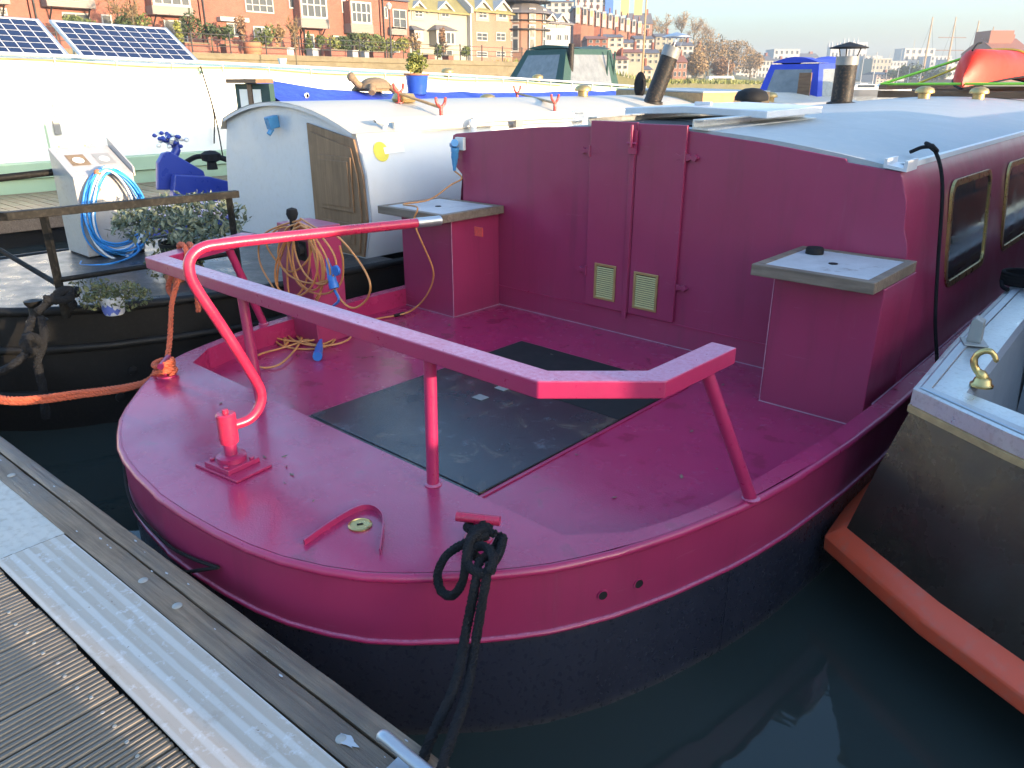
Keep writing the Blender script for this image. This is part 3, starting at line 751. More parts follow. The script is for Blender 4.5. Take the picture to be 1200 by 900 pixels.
# knot wraps round the stud, a hanging bight and two falls to the pontoon
kn = [(sx+.03*math.cos(a_*.9)+.0, sy-.01+.03*math.sin(a_*.9), sz+.022+.006*a_) for a_ in range(0, 9)]
mb_paths.append(kn)
mb_paths.append([P3(588, 626, 1.56), P3(577, 645, 1.50), P3(562, 655, 1.44), P3(551, 640, 1.44), P3(556, 622, 1.48), P3(575, 618, 1.55)])
mb_paths.append([P3(570, 628, 1.50), P3(548, 635, 1.44), P3(524, 650, 1.39), P3(513, 672, 1.36), P3(517, 692, 1.345), P3(530, 698, 1.345), P3(541, 684, 1.35), P3(546, 660, 1.37), P3(550, 636, 1.42), P3(566, 622, 1.5), P3(580, 626, 1.52)])
mb_paths.append([P3(590, 630, 1.55), P3(585, 648, 1.47), P3(572, 668, 1.40), P3(562, 672, 1.37), P3(549, 662, 1.37), P3(552, 645, 1.42), P3(567, 640, 1.45), P3(578, 652, 1.42), P3(575, 670, 1.375)])
end1, end2 = (1.60, .83, PZ+.05), (1.64, .84, PZ+.05)
mb_paths.append([P3(562, 655, 1.40), P3(556, 690, 1.345), P3(546, 740, 1.30), P3(534, 800, 1.17), P3(512, 850, 1.04), P3(500, 878, .985), P3(489, 908, .925), end1])
mb_paths.append([P3(574, 660, 1.40), P3(566, 700, 1.345), P3(556, 760, 1.29), P3(546, 815, 1.16), P3(531, 860, 1.03), P3(522, 885, .98), P3(513, 912, .92), end2])
mb_paths.append([end1, (1.64, .78, PZ+.07), (1.68, .83, PZ+.05), (1.63, .87, PZ+.05), (1.60, .80, PZ+.08), end2])
rope('mooring_rope', 'black braided mooring rope knotted on the stern stud and dropping to the pontoon', 'rope', mb_paths, r, M['black_rope'], (sx, sy, sz), n=10)
# orange rope
oc = (-1.21, 1.60)
wr = [(oc[0]+(.040+.012*math.sin(a_*.37))*math.cos(a_*.8), oc[1]+(.040+.012*math.sin(a_*.37))*math.sin(a_*.8), ZD+.016+.0026*a_+.006*math.sin(a_*1.1)) for a_ in range(26)]
rail_loop = [(-1.50+.0*k, 0, 0) for k in range(0)]
cxr, cyr = -1.50, 1.93
lp = [(cxr-.05, cyr+.02, 1.17), (cxr-.075, cyr+.01, 1.22), (cxr-.04, cyr, 1.268), (cxr+.03, cyr-.005, 1.268), (cxr+.07, cyr-.02, 1.235), (cxr+.06, cyr-.02, 1.18), (cxr, cyr, 1.165), (cxr-.055, cyr+.035, 1.19), (cxr-.05, cyr+.05, 1.255), (cxr+.03, cyr+.03, 1.27), (cxr+.075, cyr+.01, 1.23), (cxr+.03, cyr-.03, 1.165)]
fall = [(cxr+.03, cyr-.03, 1.165), (-1.43, 1.80, 1.02), (-1.41, 1.76, .92), (-1.38, 1.72, .80), (-1.30, 1.65, .71), (-1.25, 1.62, ZD+.04)]
fall2 = [(cxr+.0, cyr-.02, 1.17), (-1.55, 1.86, 1.10), (-1.57, 1.84, 1.03), (-1.52, 1.84, 1.0), (-1.50, 1.86, 1.08), (-1.49, 1.90, 1.17)]
tail = [(cxr+.06, cyr-.01, 1.18), (-1.36, 1.90, 1.08), (-1.345, 1.89, .99), (-1.34, 1.885, .93)]
away = []
for dz, px_, dpy in ((0, 0, 0), (.012, 0, 4)):
    e0 = lx(0, 466+dpy, -1.75); e1 = lx(100, 459+dpy, -1.55)
    away.append([(oc[0]-.03, oc[1]-.02, ZD+.03+dz), tuple(lx(165, 449+dpy*.5, -1.33)), tuple(e1), tuple(e0), (-2.5, 1.05+dz, e0.z-.02), (-3.2, .87+dz*3, .535)])
rope('orange_rope', 'faded orange rope hitched round the port stud and looped over the rail corner', 'rope', [wr, lp, fall, fall2, tail] + away, .0145, M['orange_rope'], (oc[0], oc[1], ZD))
# frayed tail
# low fender lanyard
def onhull(ang_i, z, off=.016):
    pts = outline(off, 15); return (*pts[ang_i], z)
oo = outline(.018, 4); mid_i = len(oo)//2
lan = [(*oo[mid_i-9], .60), (*oo[mid_i-8], .53), (*oo[mid_i-6], .50), (*oo[mid_i-3], .475), (*oo[mid_i], .47), (*oo[mid_i+1], .485), (*oo[mid_i+2], .52)]
lan2 = [(*oo[mid_i-9], .60), (oo[mid_i-9][0]-.02, oo[mid_i-9][1]-.02, .5), (oo[mid_i-9][0]-.02, oo[mid_i-9][1]-.02, .35), (oo[mid_i-9][0], oo[mid_i-9][1], .16)]
lan3 = [(*oo[mid_i+2], .52), (oo[mid_i+1][0], oo[mid_i+1][1]-.02, .43), (oo[mid_i][0], oo[mid_i][1]-.04, .33), (oo[mid_i-1][0], oo[mid_i-1][1]-.03, .20)]
rope('fender_lanyard', 'thin dark fender line slung low round the burgundy stern', 'rope', [lan, lan2, lan3], .007, M['black_rope'], (0, 1, .5), n=6)
q = oo[mid_i-9]
mb = MB(); mb.loft([[(q[0]-.02+a_, q[1]-.05+b_, z) for a_, b_ in ((-w_, 0), (0, -.018), (w_, 0), (0, .018))] for z, w_ in ((.20, .02), (.15, .035), (.05, .04), (-.03, .03), (-.08, .01))])
tag(build('rag_fender', mb, M['cloth'], org=(q[0], q[1], .1), smooth=60), 'limp grey rag fender dangling into the water at the stern', 'fender')
# extension cable
Yc = 2.585
def H(*pts): return [tuple(ly(a_, b_, Yc - .012*((i*7) % 3))) for i, (a_, b_) in enumerate(pts)]
def D(*pts): return [tuple(lz(a_, b_, ZW+.012+.006*((i*5) % 3))) for i, (a_, b_) in enumerate(pts)]
cab = [
 H((352,256),(372,268),(395,277),(416,300),(430,322),(434,338),(428,353),(414,361),(400,352),(388,328),(374,302),(360,278),(350,262)),
 H((350,262),(338,278),(340,305),(348,330),(366,343),(386,343),(400,330),(402,306),(398,288)),
 H((348,266),(326,268),(312,284),(324,306),(338,318),(352,314),(364,298),(364,280),(352,266)),
 H((352,258),(330,264),(310,274),(303,290),(306,312),(322,340)),
 H((350,266),(338,292),(337,330),(342,362)) + D((345,385),(352,398),(372,404),(392,397),(398,384)),
 H((354,268),(366,290),(372,318),(376,336),(372,352)) + D((352,380),(352,400),(332,424),(312,431),(297,426),(303,416),(330,408),(356,400)),
 H((358,272),(378,304),(378,335),(370,350)),
 D((340,398),(334,404),(336,392),(352,374),(366,368)),
 D((352,399),(374,396),(392,390),(398,380),(384,376),(370,384),(352,398)),
 D((396,388),(420,381),(440,374),(462,370),(478,366)) + [tuple(ly(490,358,3.625)), tuple(ly(500,346,3.62)), tuple(ly(507,330,3.61)), tuple(ly(507,314,3.58)), tuple(ly(498,292,3.53)), tuple(ly(490,274,3.49)), tuple(ly(485,258,3.48)), tuple(ly(489,243,3.50)), (-1.62,3.62,1.30), (-1.60,3.85,1.31), tuple(ly(528,217,4.02)), tuple(ly(541,209,4.07)), (-1.575,4.085,1.50)],
]
rc = random.Random(9)
for k in range(5):
    c0 = (352+rc.uniform(-3,4), 262+rc.uniform(-3,4)); w1, h1 = rc.uniform(14, 40), rc.uniform(50, 95); sl = rc.uniform(-14, 30)
    cab.append([tuple(ly(c0[0]+w1*math.sin(a_)*(1-.25*math.cos(a_))+sl*(1-math.cos(a_))/2, c0[1]+h1*(1-math.cos(a_))/2, Yc-.02-.01*k)) for a_ in [2*math.pi*i/11 for i in range(12)]])
for k in range(4):
    c0 = (362+rc.uniform(-14,20), 395+rc.uniform(-10,8)); w1, h1 = rc.uniform(18, 42), rc.uniform(8, 18)
    cab.append([tuple(lz(c0[0]+w1*math.cos(a_), c0[1]+h1*math.sin(a_), ZW+.010+.006*k+.004*math.sin(3*a_))) for a_ in [2*math.pi*i/10 for i in range(10)]])
ec = thing('extension_cable', 'orange extension cable coiled on the burgundy control column with blue plugs', 'cable', (-1.4, 2.6, ZW))
mb = MB()
for p in cab: mb.tube(cr(p, 7), .0062, 7)
build('flex', mb, M['cable'], ec, smooth=70)
def plug(parent, a, b, m, r=.024):
    a, b = Vector(a), Vector(b); d = b-a
    mb = MB(); mb.tube([a, a+d*.15, a+d*.3, a+d*.5, a+d*.55, a+d*.8, a+d*.82, b], [r*.45, r*.5, r*.75, r*.9, r*1.05, r*1.05, r*1.2, r*1.2], 14); return build('plug', mb, m, parent, smooth=35)
plug(ec, ly(383, 303, Yc-.03), ly(392, 338, Yc-.04), M['bluepl']); mb = MB(); c_ = ly(394, 317, Yc-.06); mb.lathe([(0,-.008),(.03,-.008),(.03,.008),(0,.008)], c_, 14, axis='y'); build('plug_flap', mb, M['bluepl'], ec, smooth=40)
plug(ec, lz(376, 398, ZW+.03), lz(372, 418, ZW+.03), M['bluepl'])
mb = MB(); mb.tube(cr([ly(392,340,Yc-.03), ly(397,352,Yc-.03), ly(388,362,Yc)] + [lz(385, 380, ZW+.03), lz(376, 398, ZW+.03)], 6), .008, 8); build('blue_lead', mb, M['bluepl'], ec, smooth=60)
a_, b_ = lz(462, 370, ZW+.015), lz(474, 367, ZW+.015); mb = MB(); mb.tube([a_, b_], .012, 8); build('cable_joint', mb, M['rubber'], ec)
plug(ec, (-1.572, 4.085, 1.50), (-1.56, 4.085, 1.665), M['skyblue'], .026)
mb = MB(); mb.tube([(-1.585, 4.09, 1.68), (-1.535, 4.06, 1.70)], .028, 12); build('plug_cover', mb, M['skyblue'], ec, smooth=40)
# black strap hanging down the cabin side
rope('black_strap', 'thin black line hanging from the roof edge down the burgundy cabin side', 'rope', [[(1.40, 4.60, 1.76), (1.47, 4.58, 1.79), (1.53, 4.57, 1.77), (1.60, 4.55, 1.6), (1.655, 4.54, 1.2), (1.70, 4.53, .9), (1.755, 4.5, .69), (1.79, 4.47, .5)], [(1.50, 4.60, 1.80), (1.54, 4.56, 1.775), (1.52, 4.52, 1.80), (1.48, 4.56, 1.81), (1.53, 4.58, 1.77)]], .010, M['black_rope'], (1.7, 4.5, .7))
# ------------------------------------------------------------------ black bowed boat on the right
RB = thing('moored_boat', 'black bowed boat with orange rubbing strake and brass hook at the right edge', 'boat', (3.05, 7, 0))
M['tarback'] = simple('brown_black_hull_paint', (.022, .016, .012, 1), .27, var=.2, scale=3, bump=.25, bscale=40, bdist=.003, dirt=(.05, .037, .028, 1), dirt_amt=.2)
M['innergrey'] = simple('grey_cockpit_paint', (.22, .24, .26, 1), .5, var=.15)
M['orangecabin'] = simple('orange_cabin_paint', (.52, .09, .03, 1), .4, var=.12)
def rbo(off, z, half=False):
    """bow outline from port side round to starboard, x about 3.05"""
    pts = [(1.90, 14), (1.90, 9), (1.905, 6.5), (1.91, 5.2), (1.93, 4.3), (1.95, 3.75), (1.985, 3.14), (2.36, 2.92), (2.75, 2.72), (3.05, 2.64)]
    out = []
    for i, p in enumerate(pts):
        a, b = pts[max(i-1,0)], pts[min(i+1,len(pts)-1)]
        if i == len(pts)-1: b = (2*3.05-a[0], a[1])
        tx, ty = b[0]-a[0], b[1]-a[1]; L = math.hypot(tx, ty)
        out.append((p[0]+ty/L*off, p[1]-tx/L*off))
    return [(x, y, z) for x, y in out] + [(6.1-x, y, z) for x, y in out[-2::-1]]
mb = MB(); mb.loft([rbo(-.45, -.5), rbo(-.22, .0), rbo(.13, .20)], closed=False); build('hull', mb, M['hull'], RB, smooth=25)
mb = MB(); mb.loft([rbo(.160, .32), rbo(.085, .62), rbo(.005, .90)], closed=False); build('topside', mb, M['tarback'], RB, smooth=25)
# strake: half-round in section
rings = []
mb = MB(); mb.loft([rbo(.12, .195), rbo(.205, .19), rbo(.236, .212), rbo(.240, .272), rbo(.230, .288), rbo(.165, .328), rbo(.13, .332)], closed=False)
build('rubbing_strake', mb, M['orange'], RB, smooth=28, bevel=.006)
mb = MB(); mb.loft([rbo(.0, .885), rbo(.018, .89), rbo(.018, .915), rbo(.0, .918)], closed=False); build('wood_trim', mb, M['pinewood'], RB)
mb = MB(); mb.loft([rbo(.0, .917), rbo(.012, .92), rbo(.012, .985), rbo(-.005, .99), rbo(-.175, .99)], closed=False); build('gunwale', mb, M['alu'], RB, smooth=25)
mb = MB(); mb.loft([rbo(-.055, .992), rbo(-.052, .996), rbo(-.018, .996), rbo(-.010, .9925)], closed=False); build('gunwale_strip', mb, M['steel'], RB)
mb = MB(); mb.loft([rbo(-.175, .99), rbo(-.195, .97), rbo(-.24, .40)], closed=False); build('cockpit_side', mb, M['innergrey'], RB, smooth=25)
mb = MB(); mb.poly(rbo(-.24, .40)); build('cockpit_sole', mb, M['innergrey'], RB)
# brass hook fairlead
hk = [lz(1150, 452, .995)]; h0 = hk[0]
def HK(px, py): 
    p = ly(px, py, h0.y); return (p.x, h0.y + (p.x-h0.x)*.15, p.z)
mb = MB(); mb.tube(cr([HK(1150,450), HK(1152,442), HK(1144,432), HK(1142,422), HK(1147,414), HK(1157,411), HK(1164,415), HK(1168,425)], 5), [.02]*8+[.014]*8+[.012]*12+[.010]*6+[.005], 12)
mb.lathe([(0,0),(.042,0),(.042,.008),(.034,.014),(.03,.03),(.018,.038),(0,.04)], (h0.x, h0.y, .994), 18)
build('brass_hook', mb, M['brass'], RB, smooth=50)
c0 = lz(1141, 402, .995); mb = MB()
mb.obox((c0.x, c0.y, .999), (.10, .12, .008), .4); mb.extr([(c0.x-.03, c0.y-.02, 1.003), (c0.x+.03, c0.y-.02, 1.003), (c0.x+.026, c0.y-.02, 1.10), (c0.x-.01, c0.y-.02, 1.115), (c0.x-.024, c0.y-.02, 1.10)], (0, .035, .01))
build('fairlead', mb, M['greyplastic'], RB, bevel=.006)
mb = MB(); c1 = lz(1196, 333, .995)
for k in range(4): mb.tube([(c1.x+.10*math.cos(a_), c1.y+.10*math.sin(a_), 1.005+.018*k) for a_ in [2*math.pi*i/20 for i in range(20)]], .012, 7, closed=True)
mb.tube(cr([(c1.x-.1, c1.y, 1.01), (c1.x-.06, c1.y-.18, 1.005), (c1.x-.02, c1.y-.25, 1.005)]), .012, 7)
tag(build('rope_coil', mb, M['black_rope'], org=(c1.x, c1.y, .99), smooth=60), 'small coil of black rope lying on the gunwale of the right-hand boat', 'rope')
# cabin (its side shows as a reflection in the barge windows) with hand rails
mb = MB(); mb.extr([(2.22, 4.6, .985), (3.88, 4.6, .985), (3.80, 4.6, 1.95), (3.05, 4.6, 2.08), (2.30, 4.6, 1.95)], (0, 9, 0)); build('cabin', mb, M['orangecabin'], RB, bevel=.01)
mb = MB(); mb.box(2.16, 3.94, 4.605, 4.66, .402, .984); build('cabin_bulkhead', mb, M['innergrey'], RB)
mb = MB(); mb.box(2.75, 3.35, 4.575, 4.597, .42, 1.85); build('cabin_door', mb, M['woodbrown'], RB, bevel=.006)
mb = MB(); mb.extr([(2.30, 4.45, 1.955), (3.80, 4.45, 1.955), (3.75, 4.45, 2.20), (3.05, 4.45, 2.28), (2.35, 4.45, 2.20)], (0, 3.0, -.10)); build('roof_shade_block', mb, M['black'], RB, bevel=.02)  # added block, its height set to shade the barge roof
for y in (5.2, 7.0, 8.8, 10.6):
    mb = MB(); mb.tube([(2.10, y, .99), (2.10, y, 1.66)], .016, 8); build('stanchion', mb, M['black'], RB, smooth=40)
mb = MB(); mb.tube([(2.10, 5.2, 1.66), (2.10, 10.6, 1.66)], .018, 8).tube([(2.10, 5.2, 1.33), (2.10, 10.6, 1.33)], .010, 8); build('hand_rail', mb, M['black'], RB, smooth=40)
for y in (5.6, 7.6, 9.6):
    mb = MB(); mb.extr([(2.23-.006, y, 1.30), (2.23-.006, y+.8, 1.30), (2.272-.006, y+.8, 1.75), (2.272-.006, y, 1.75)], (-.01, 0, 0)); build('window', mb, M['glass'], RB)
# ------------------------------------------------------------------ unseen boat shape, added to keep the sun off the barge stern
SHADE_BOAT = thing('narrowboat', 'dark green boat shape added on the far right outside the picture to cast shade', 'boat', (6.2, 6, 0))
nbp = [(5.0, 14), (5.0, 2.2), (5.25, 1.45), (5.7, 1.05), (6.1, .95), (6.5, 1.05), (6.95, 1.45), (7.2, 2.2), (7.2, 14)]
mb = MB(); mb.loft([[(x, y, z) for x, y in nbp] for z in (-.4, .85)], closed=False).poly([(x, y, .85) for x, y in nbp]); build('hull', mb, M['hull'], SHADE_BOAT)
mb = MB(); mb.extr([(5.2, 1.25, .85), (7.0, 1.25, .85), (6.95, 1.25, 1.36), (6.1, 1.25, 1.42), (5.25, 1.25, 1.36)], (0, 1.18, 0)); build('stern_shade_block', mb, M['woodbrown'], SHADE_BOAT, bevel=.02)  # low block added to shade the barge's aft deck
mb = MB(); mb.extr([(5.2, 2.45, .85), (7.0, 2.45, .85), (6.85, 2.45, 2.14), (6.1, 2.45, 2.25), (5.35, 2.45, 2.19)], (0, 11, 0)); build('cabin', mb, M['canvasgreen'], SHADE_BOAT, bevel=.02)
dl = thing('shade_box', 'low grey box added on the pontoon outside the picture to cast shade', 'locker', (4.3, .35, PZ))  # unseen box, added and sized to keep sun off the planks
mb = MB(); mb.box(3.9, 4.7, -.9, .78, PZ+.003, PZ+.52); bx_ = build('shade_box_body', mb, M['greywhite'], dl, bevel=.01)
mb = MB(); mb.box(3.87, 4.73, -.92, .80, PZ+.522, PZ+.58); build('lid', mb, M['greyplastic'], dl, bevel=.01)

# ------------------------------------------------------------------ cream narrowboat on the left
CB = thing('narrowboat', 'cream narrowboat with black railed stern deck and oak rear door', 'boat', (-3.35, 9, 0))
CX = -3.38
def cbo(off, z):
    half = [(0, .92), (.25, .95), (.5, 1.05), (.72, 1.22), (.90, 1.45), (1.03, 1.75), (1.12, 2.15), (1.17, 2.6), (1.20, 3.2), (1.21, 4), (1.21, 15.5), (.7, 17.5), (0, 18.5)]
    out = []
    for i, p in enumerate(half):
        a, b = half[max(i-1,0)], half[min(i+1,len(half)-1)]
        tx, ty = b[0]-a[0], b[1]-a[1]
        if i == 0: tx, ty = 1, 0
        L = math.hypot(tx, ty); out.append((p[0]+ty/L*off, p[1]-tx/L*off))
    out[0] = (0, out[0][1])
    zz = lambda y: z + (.05*max(0, 2.6-y) if z > .05 else 0)
    return [(CX-x, y, zz(y)) for x, y in out[:0:-1]] + [(CX+x, y, zz(y)) for x, y in out]
mb = MB(); mb.loft([cbo(-.06, -.5), cbo(-.05, 0), cbo(-.01, .2), cbo(0, .74)], closed=False); build('hull', mb, M['black'], CB, smooth=30)
for z, r_ in ((.745, .03), (.50, .028), (.20, .028)):
    mb = MB(); mb.tube(cbo(.0, z), r_, 10); build('rubbing_strake', mb, M['black'], CB, smooth=50)
mb = MB(); mb.poly([p for p in cbo(-.01, .757) if p[1] < 4.5]); build('stern_deck', mb, M['blacktop'], CB)
for x in (-3.9, -2.95):
    mb = MB(); mb.box(x, x+.012, 1.5, 3.4, .772, .775)
# hull rivets
for (px, py) in ((157, 435), (142, 466)):
    p = lx(px, py, -2.2); mb = MB(); mb.lathe([(.03, 0), (.028, .012), (0, .018)], (p.x-.02, p.y, p.z), 12, axis='x'); build('rivet', mb, M['black'], CB, smooth=40)
YC = 3.85
cprof = [(-2.40, .76), (-2.30, 1.08), (-2.325, 1.43), (-2.42, 1.735)]
arc = []
for k in range(13):
    u = k/12; x = -2.42 + (-4.36+2.42)*u; arc.append((x, 1.735 + .205*math.sin(math.pi*min(1, u*.5+.0)/1) if False else 1.74 + .20*(1-((u-.52)/.52)**2) + .03*u))
left = [(-4.47, 1.43), (-4.52, 1.08), (-4.48, .76)]
endp = cprof + arc[1:] + left
mb = MB(); mb.extr([(x, YC, z) for x, z in endp], (0, .012, 0)); build('cabin_end', mb, M['greywhite'], CB)
mb = MB(); mb.loft([[(x, y, z) for x, z in cprof] for y in (YC+.002, 15)], closed=False); build('cabin_side', mb, M['white'], CB, smooth=30)
mb = MB(); mb.loft([[(x, y, z) for x, z in reversed(left)][::-1] for y in (YC+.002, 15)], closed=False); build('cabin_side', mb, M['white'], CB, smooth=30)
mb = MB(); mb.loft([[(x, y, z+.003 + (.02 if k in (0,) else 0)) for k, (x, z) in enumerate([(-2.385,1.715)] + arc + [(-4.42,1.70)])] for y in (YC-.045, 6, 9, 12, 15.2)], closed=False); build('roof', mb, M['cream'], CB, smooth=40)
mb = MB(); mb.poly([(x, YC-.04, z+.0) for x, z in arc] + [(x, YC-.04, z-.03) for x, z in arc[::-1]]); build('roof_lip', mb, M['greywhite'], CB)
# roof grab rails
for y0, y1 in ((4.15, 9.5),):
    mb = MB(); mb.tube(cr([(-2.45, y0, 1.74), (-2.44, y0+.03, 1.80), (-2.44, y0+.15, 1.825), (-2.44, 7, 1.825), (-2.44, y1, 1.825), (-2.45, y1+.05, 1.75)], 5), .018, 8)
    mb.box(-2.455, -2.425, y0+.1, y1, 1.745, 1.81); build('grab_rail', mb, M['white'], CB, smooth=50)
mb = MB(); mb.tube(cr([(-2.32, 5.05, 1.50), (-2.33, 5.06, 1.72), (-2.35, 5.2, 1.80), (-2.35, 6.5, 1.80)], 5), .03, 8); build('side_rail', mb, M['white'], CB, smooth=50)
mb = MB(); mb.box(-2.36, -2.33, 5.62, 5.72, 1.72, 1.815); build('rail_bracket', mb, M['greyplastic'], CB)
# door
dx0, dx1, dz0, dz1 = -2.99, -2.40, .79, 1.70
mb = MB(); mb.extr([(dx0-.055, YC-.022, .775), (dx1+.0, YC-.022, .775), (dx1+.075, YC-.022, 1.08), (dx1+.055, YC-.022, 1.42), (dx1-.03, YC-.022, 1.695), (dx0-.055, YC-.022, 1.80)], (0, .020, 0)); df = build('door_frame', mb, M['doorwood'], CB, bevel=.003)
mb = MB(); mb.extr([(dx0, YC-.034, .80), (dx1-.04, YC-.034, .80), (dx1+.02, YC-.034, 1.08), (dx1, YC-.034, 1.42), (dx1-.06, YC-.034, 1.63), (dx0, YC-.034, 1.735)], (0, .0115, 0)); dd = build('door', mb, M['doorwood'], CB, bevel=.003)
mb = MB()
for (x0, x1, z0, z1) in ((dx0+.09, dx1-.06, 1.13, 1.56), (dx0+.09, dx1-.08, .87, 1.04)):
    mb.box(x0, x1, YC-.046, YC-.0345, z0, z1)
    mb.box(x0+.035, x1-.035, YC-.052, YC-.0465, z0+.035, z1-.035)
build('door_panel', mb, M['doorwood'], dd, bevel=.006)
# socket, sticker
p = ly(325, 143, YC); mb = MB(); mb.obox((p.x, YC-.05, p.z), (.07, .10, .10), 0, .2).tube([(p.x+.01, YC-.06, p.z-.05), (p.x, YC-.10, p.z-.10)], .022, 8); build('power_socket', mb, M['skyblue'], CB, bevel=.006)
p = lx(450, 178, -2.335)
def side_x(z): return -2.325 - (z-1.43)*.31
mb = MB(); mb.loft([[(side_x(p.z+.075*math.sin(a_))+.006, p.y+.075*math.cos(a_), p.z+.075*math.sin(a_)) for a_ in [2*math.pi*k/20 for k in range(20)]], [(side_x(p.z+.05*math.sin(a_))+.007, p.y+.05*math.cos(a_), p.z+.05*math.sin(a_)) for a_ in [2*math.pi*k/20 for k in range(20)]]], cap=False)
mb.poly([(side_x(p.z+.05*math.sin(a_))+.0065, p.y+.05*math.cos(a_), p.z+.05*math.sin(a_)) for a_ in [2*math.pi*k/20 for k in range(20)]]); build('round_sticker', mb, M['yellowlab'], CB)
mb = MB(); mb.poly([(side_x(z)+.009, p.y+dy, z) for dy, z in ((.03, p.z-.02), (.24, p.z-.015), (.24, p.z+.035), (.03, p.z+.03))]); build('paper_label', mb, M['paper'], CB)
mb = MB(); q = lx(547, 163, -2.34)
mb.box(q.x, q.x+.02, q.y-.05, q.y+.05, q.z-.0, q.z+.008); build('side_hook', mb, M['white'], CB)
# roof furniture
def croof(x): 
    u = (x+2.42)/(-1.94); return 1.74 + .20*(1-((u-.52)/.52)**2) + .03*u + .003
def prack(px0, py0, px1, py1, lab):
    a_ = None
    # feet on the roof: search along the sight lines for the cambered roof
    def onroof(px, py):
        best = None
        for k in range(200):
            x = -4.3 + 1.85*k/199; q = lx(px, py, x); e = abs(q.z - croof(x))
            if best is None or e < best[0]: best = (e, q)
        return best[1]
    f0, f1 = onroof(px0, py0), onroof(px1, py1)
    mb = MB(); rk = thing('pole_rack', lab, 'rack', f0, 'pole racks on the cream roof')
    for f in (f0, f1):
        m2 = MB(); m2.tube([f, f+Vector((0,0,.10))], .016, 8).tube(cr([f+Vector((-.01,-.05,.17)), f+Vector((0,-.045,.12)), f+Vector((0,0,.09)), f+Vector((.0,.045,.12)), f+Vector((.01,.05,.17))], 5), .013, 8)
        m2.lathe([(.04,0),(.04,.008),(0,.008)], f, 10); build('crutch', m2, M['redpaint'], rk, smooth=50)
    mb.tube([f0+Vector((0,0,.085)), f1+Vector((0,0,.085))], .013, 8); build('cross_bar', mb, M['pinewood'], rk, smooth=50)
    return f0, f1
f0, f1 = prack(468, 121, 517, 138, 'nearer red and white pole rack on the cream roof, behind the oak door')
prack(606, 118, 650, 131, 'farther red and white pole rack on the cream roof, left of the leaning chimney')
mb = MB(); mb.lathe([(0,0),(.10,.0),(.115,.03),(.09,.075),(.0,.085)], (f0.x-.05, f0.y+.10, croof(f0.x-.05)), 14); mushv = build('roof_vent', mb, M['dullbrass'], CB, smooth=50)
for px, py, y in ((683, 117, 8.0), (526, 104, 7.2)):
    p = ly(px, py, y); x = max(-4.2, min(-2.6, p.x)); mushroom(CB, x, y, croof(x), .10)
chimney(CB, (-2.86, 8.75, croof(-2.86)-.03), (-2.66, 8.95, 2.68), .105, band=False)
p = lx(750, 100, -3.35); tg = thing('search_light', 'black oval searchlight on a short stalk beside the leaning chimney', 'lamp', (p.x, p.y, croof(p.x)))
mb = MB(); mb.tube([(p.x, p.y, croof(p.x)), (p.x, p.y, p.z-.1)], .02, 8); build('stalk', mb, M['redpaint'], tg)
mb = MB(); mb.lathe([(0,-.03),(.10,-.03),(.125,0),(.10,.03),(0,.03)], (0,0,0), 18, axis='y'); mb.v = [(p.x+a_*.75, p.y+b_, p.z+c_*1.35) for a_, b_, c_ in mb.v]; build('lamp_head', mb, M['rubber'], tg, smooth=50)
# timber hatch boards on the roof
hb = thing('hatch_board', 'pale topped timber hatch box lying on the cream roof between the two chimneys', 'hatch', (-3.3, 10.5, 1.9))
def onroofc(px, py): 
    best = None
    for k in range(300):
        x = -4.36 + 1.93*k/299; q = lx(px, py, x); e = abs(q.z - croof(x))
        if best is None or e < best[0]: best = (e, q)
    return best[1]
bl = [Vector((-2.62, 9.6, 1.80)), Vector((-2.62, 11.6, 1.80)), Vector((-4.2, 11.9, 1.83)), Vector((-4.2, 9.9, 1.83))]
top = [Vector((p_.x, p_.y, 1.985 if p_.x > -3 else 2.02)) for p_ in bl]
mb = MB(); mb.hexa(bl, top); build('hatch_frame', mb, M['pinewood'], hb, bevel=.006)
mb = MB(); mb.hexa([p_+Vector((0,0,.002)) for p_ in top], [p_+Vector((0,0,.018)) for p_ in top]); build('hatch_top', mb, M['roofgrey'], hb)
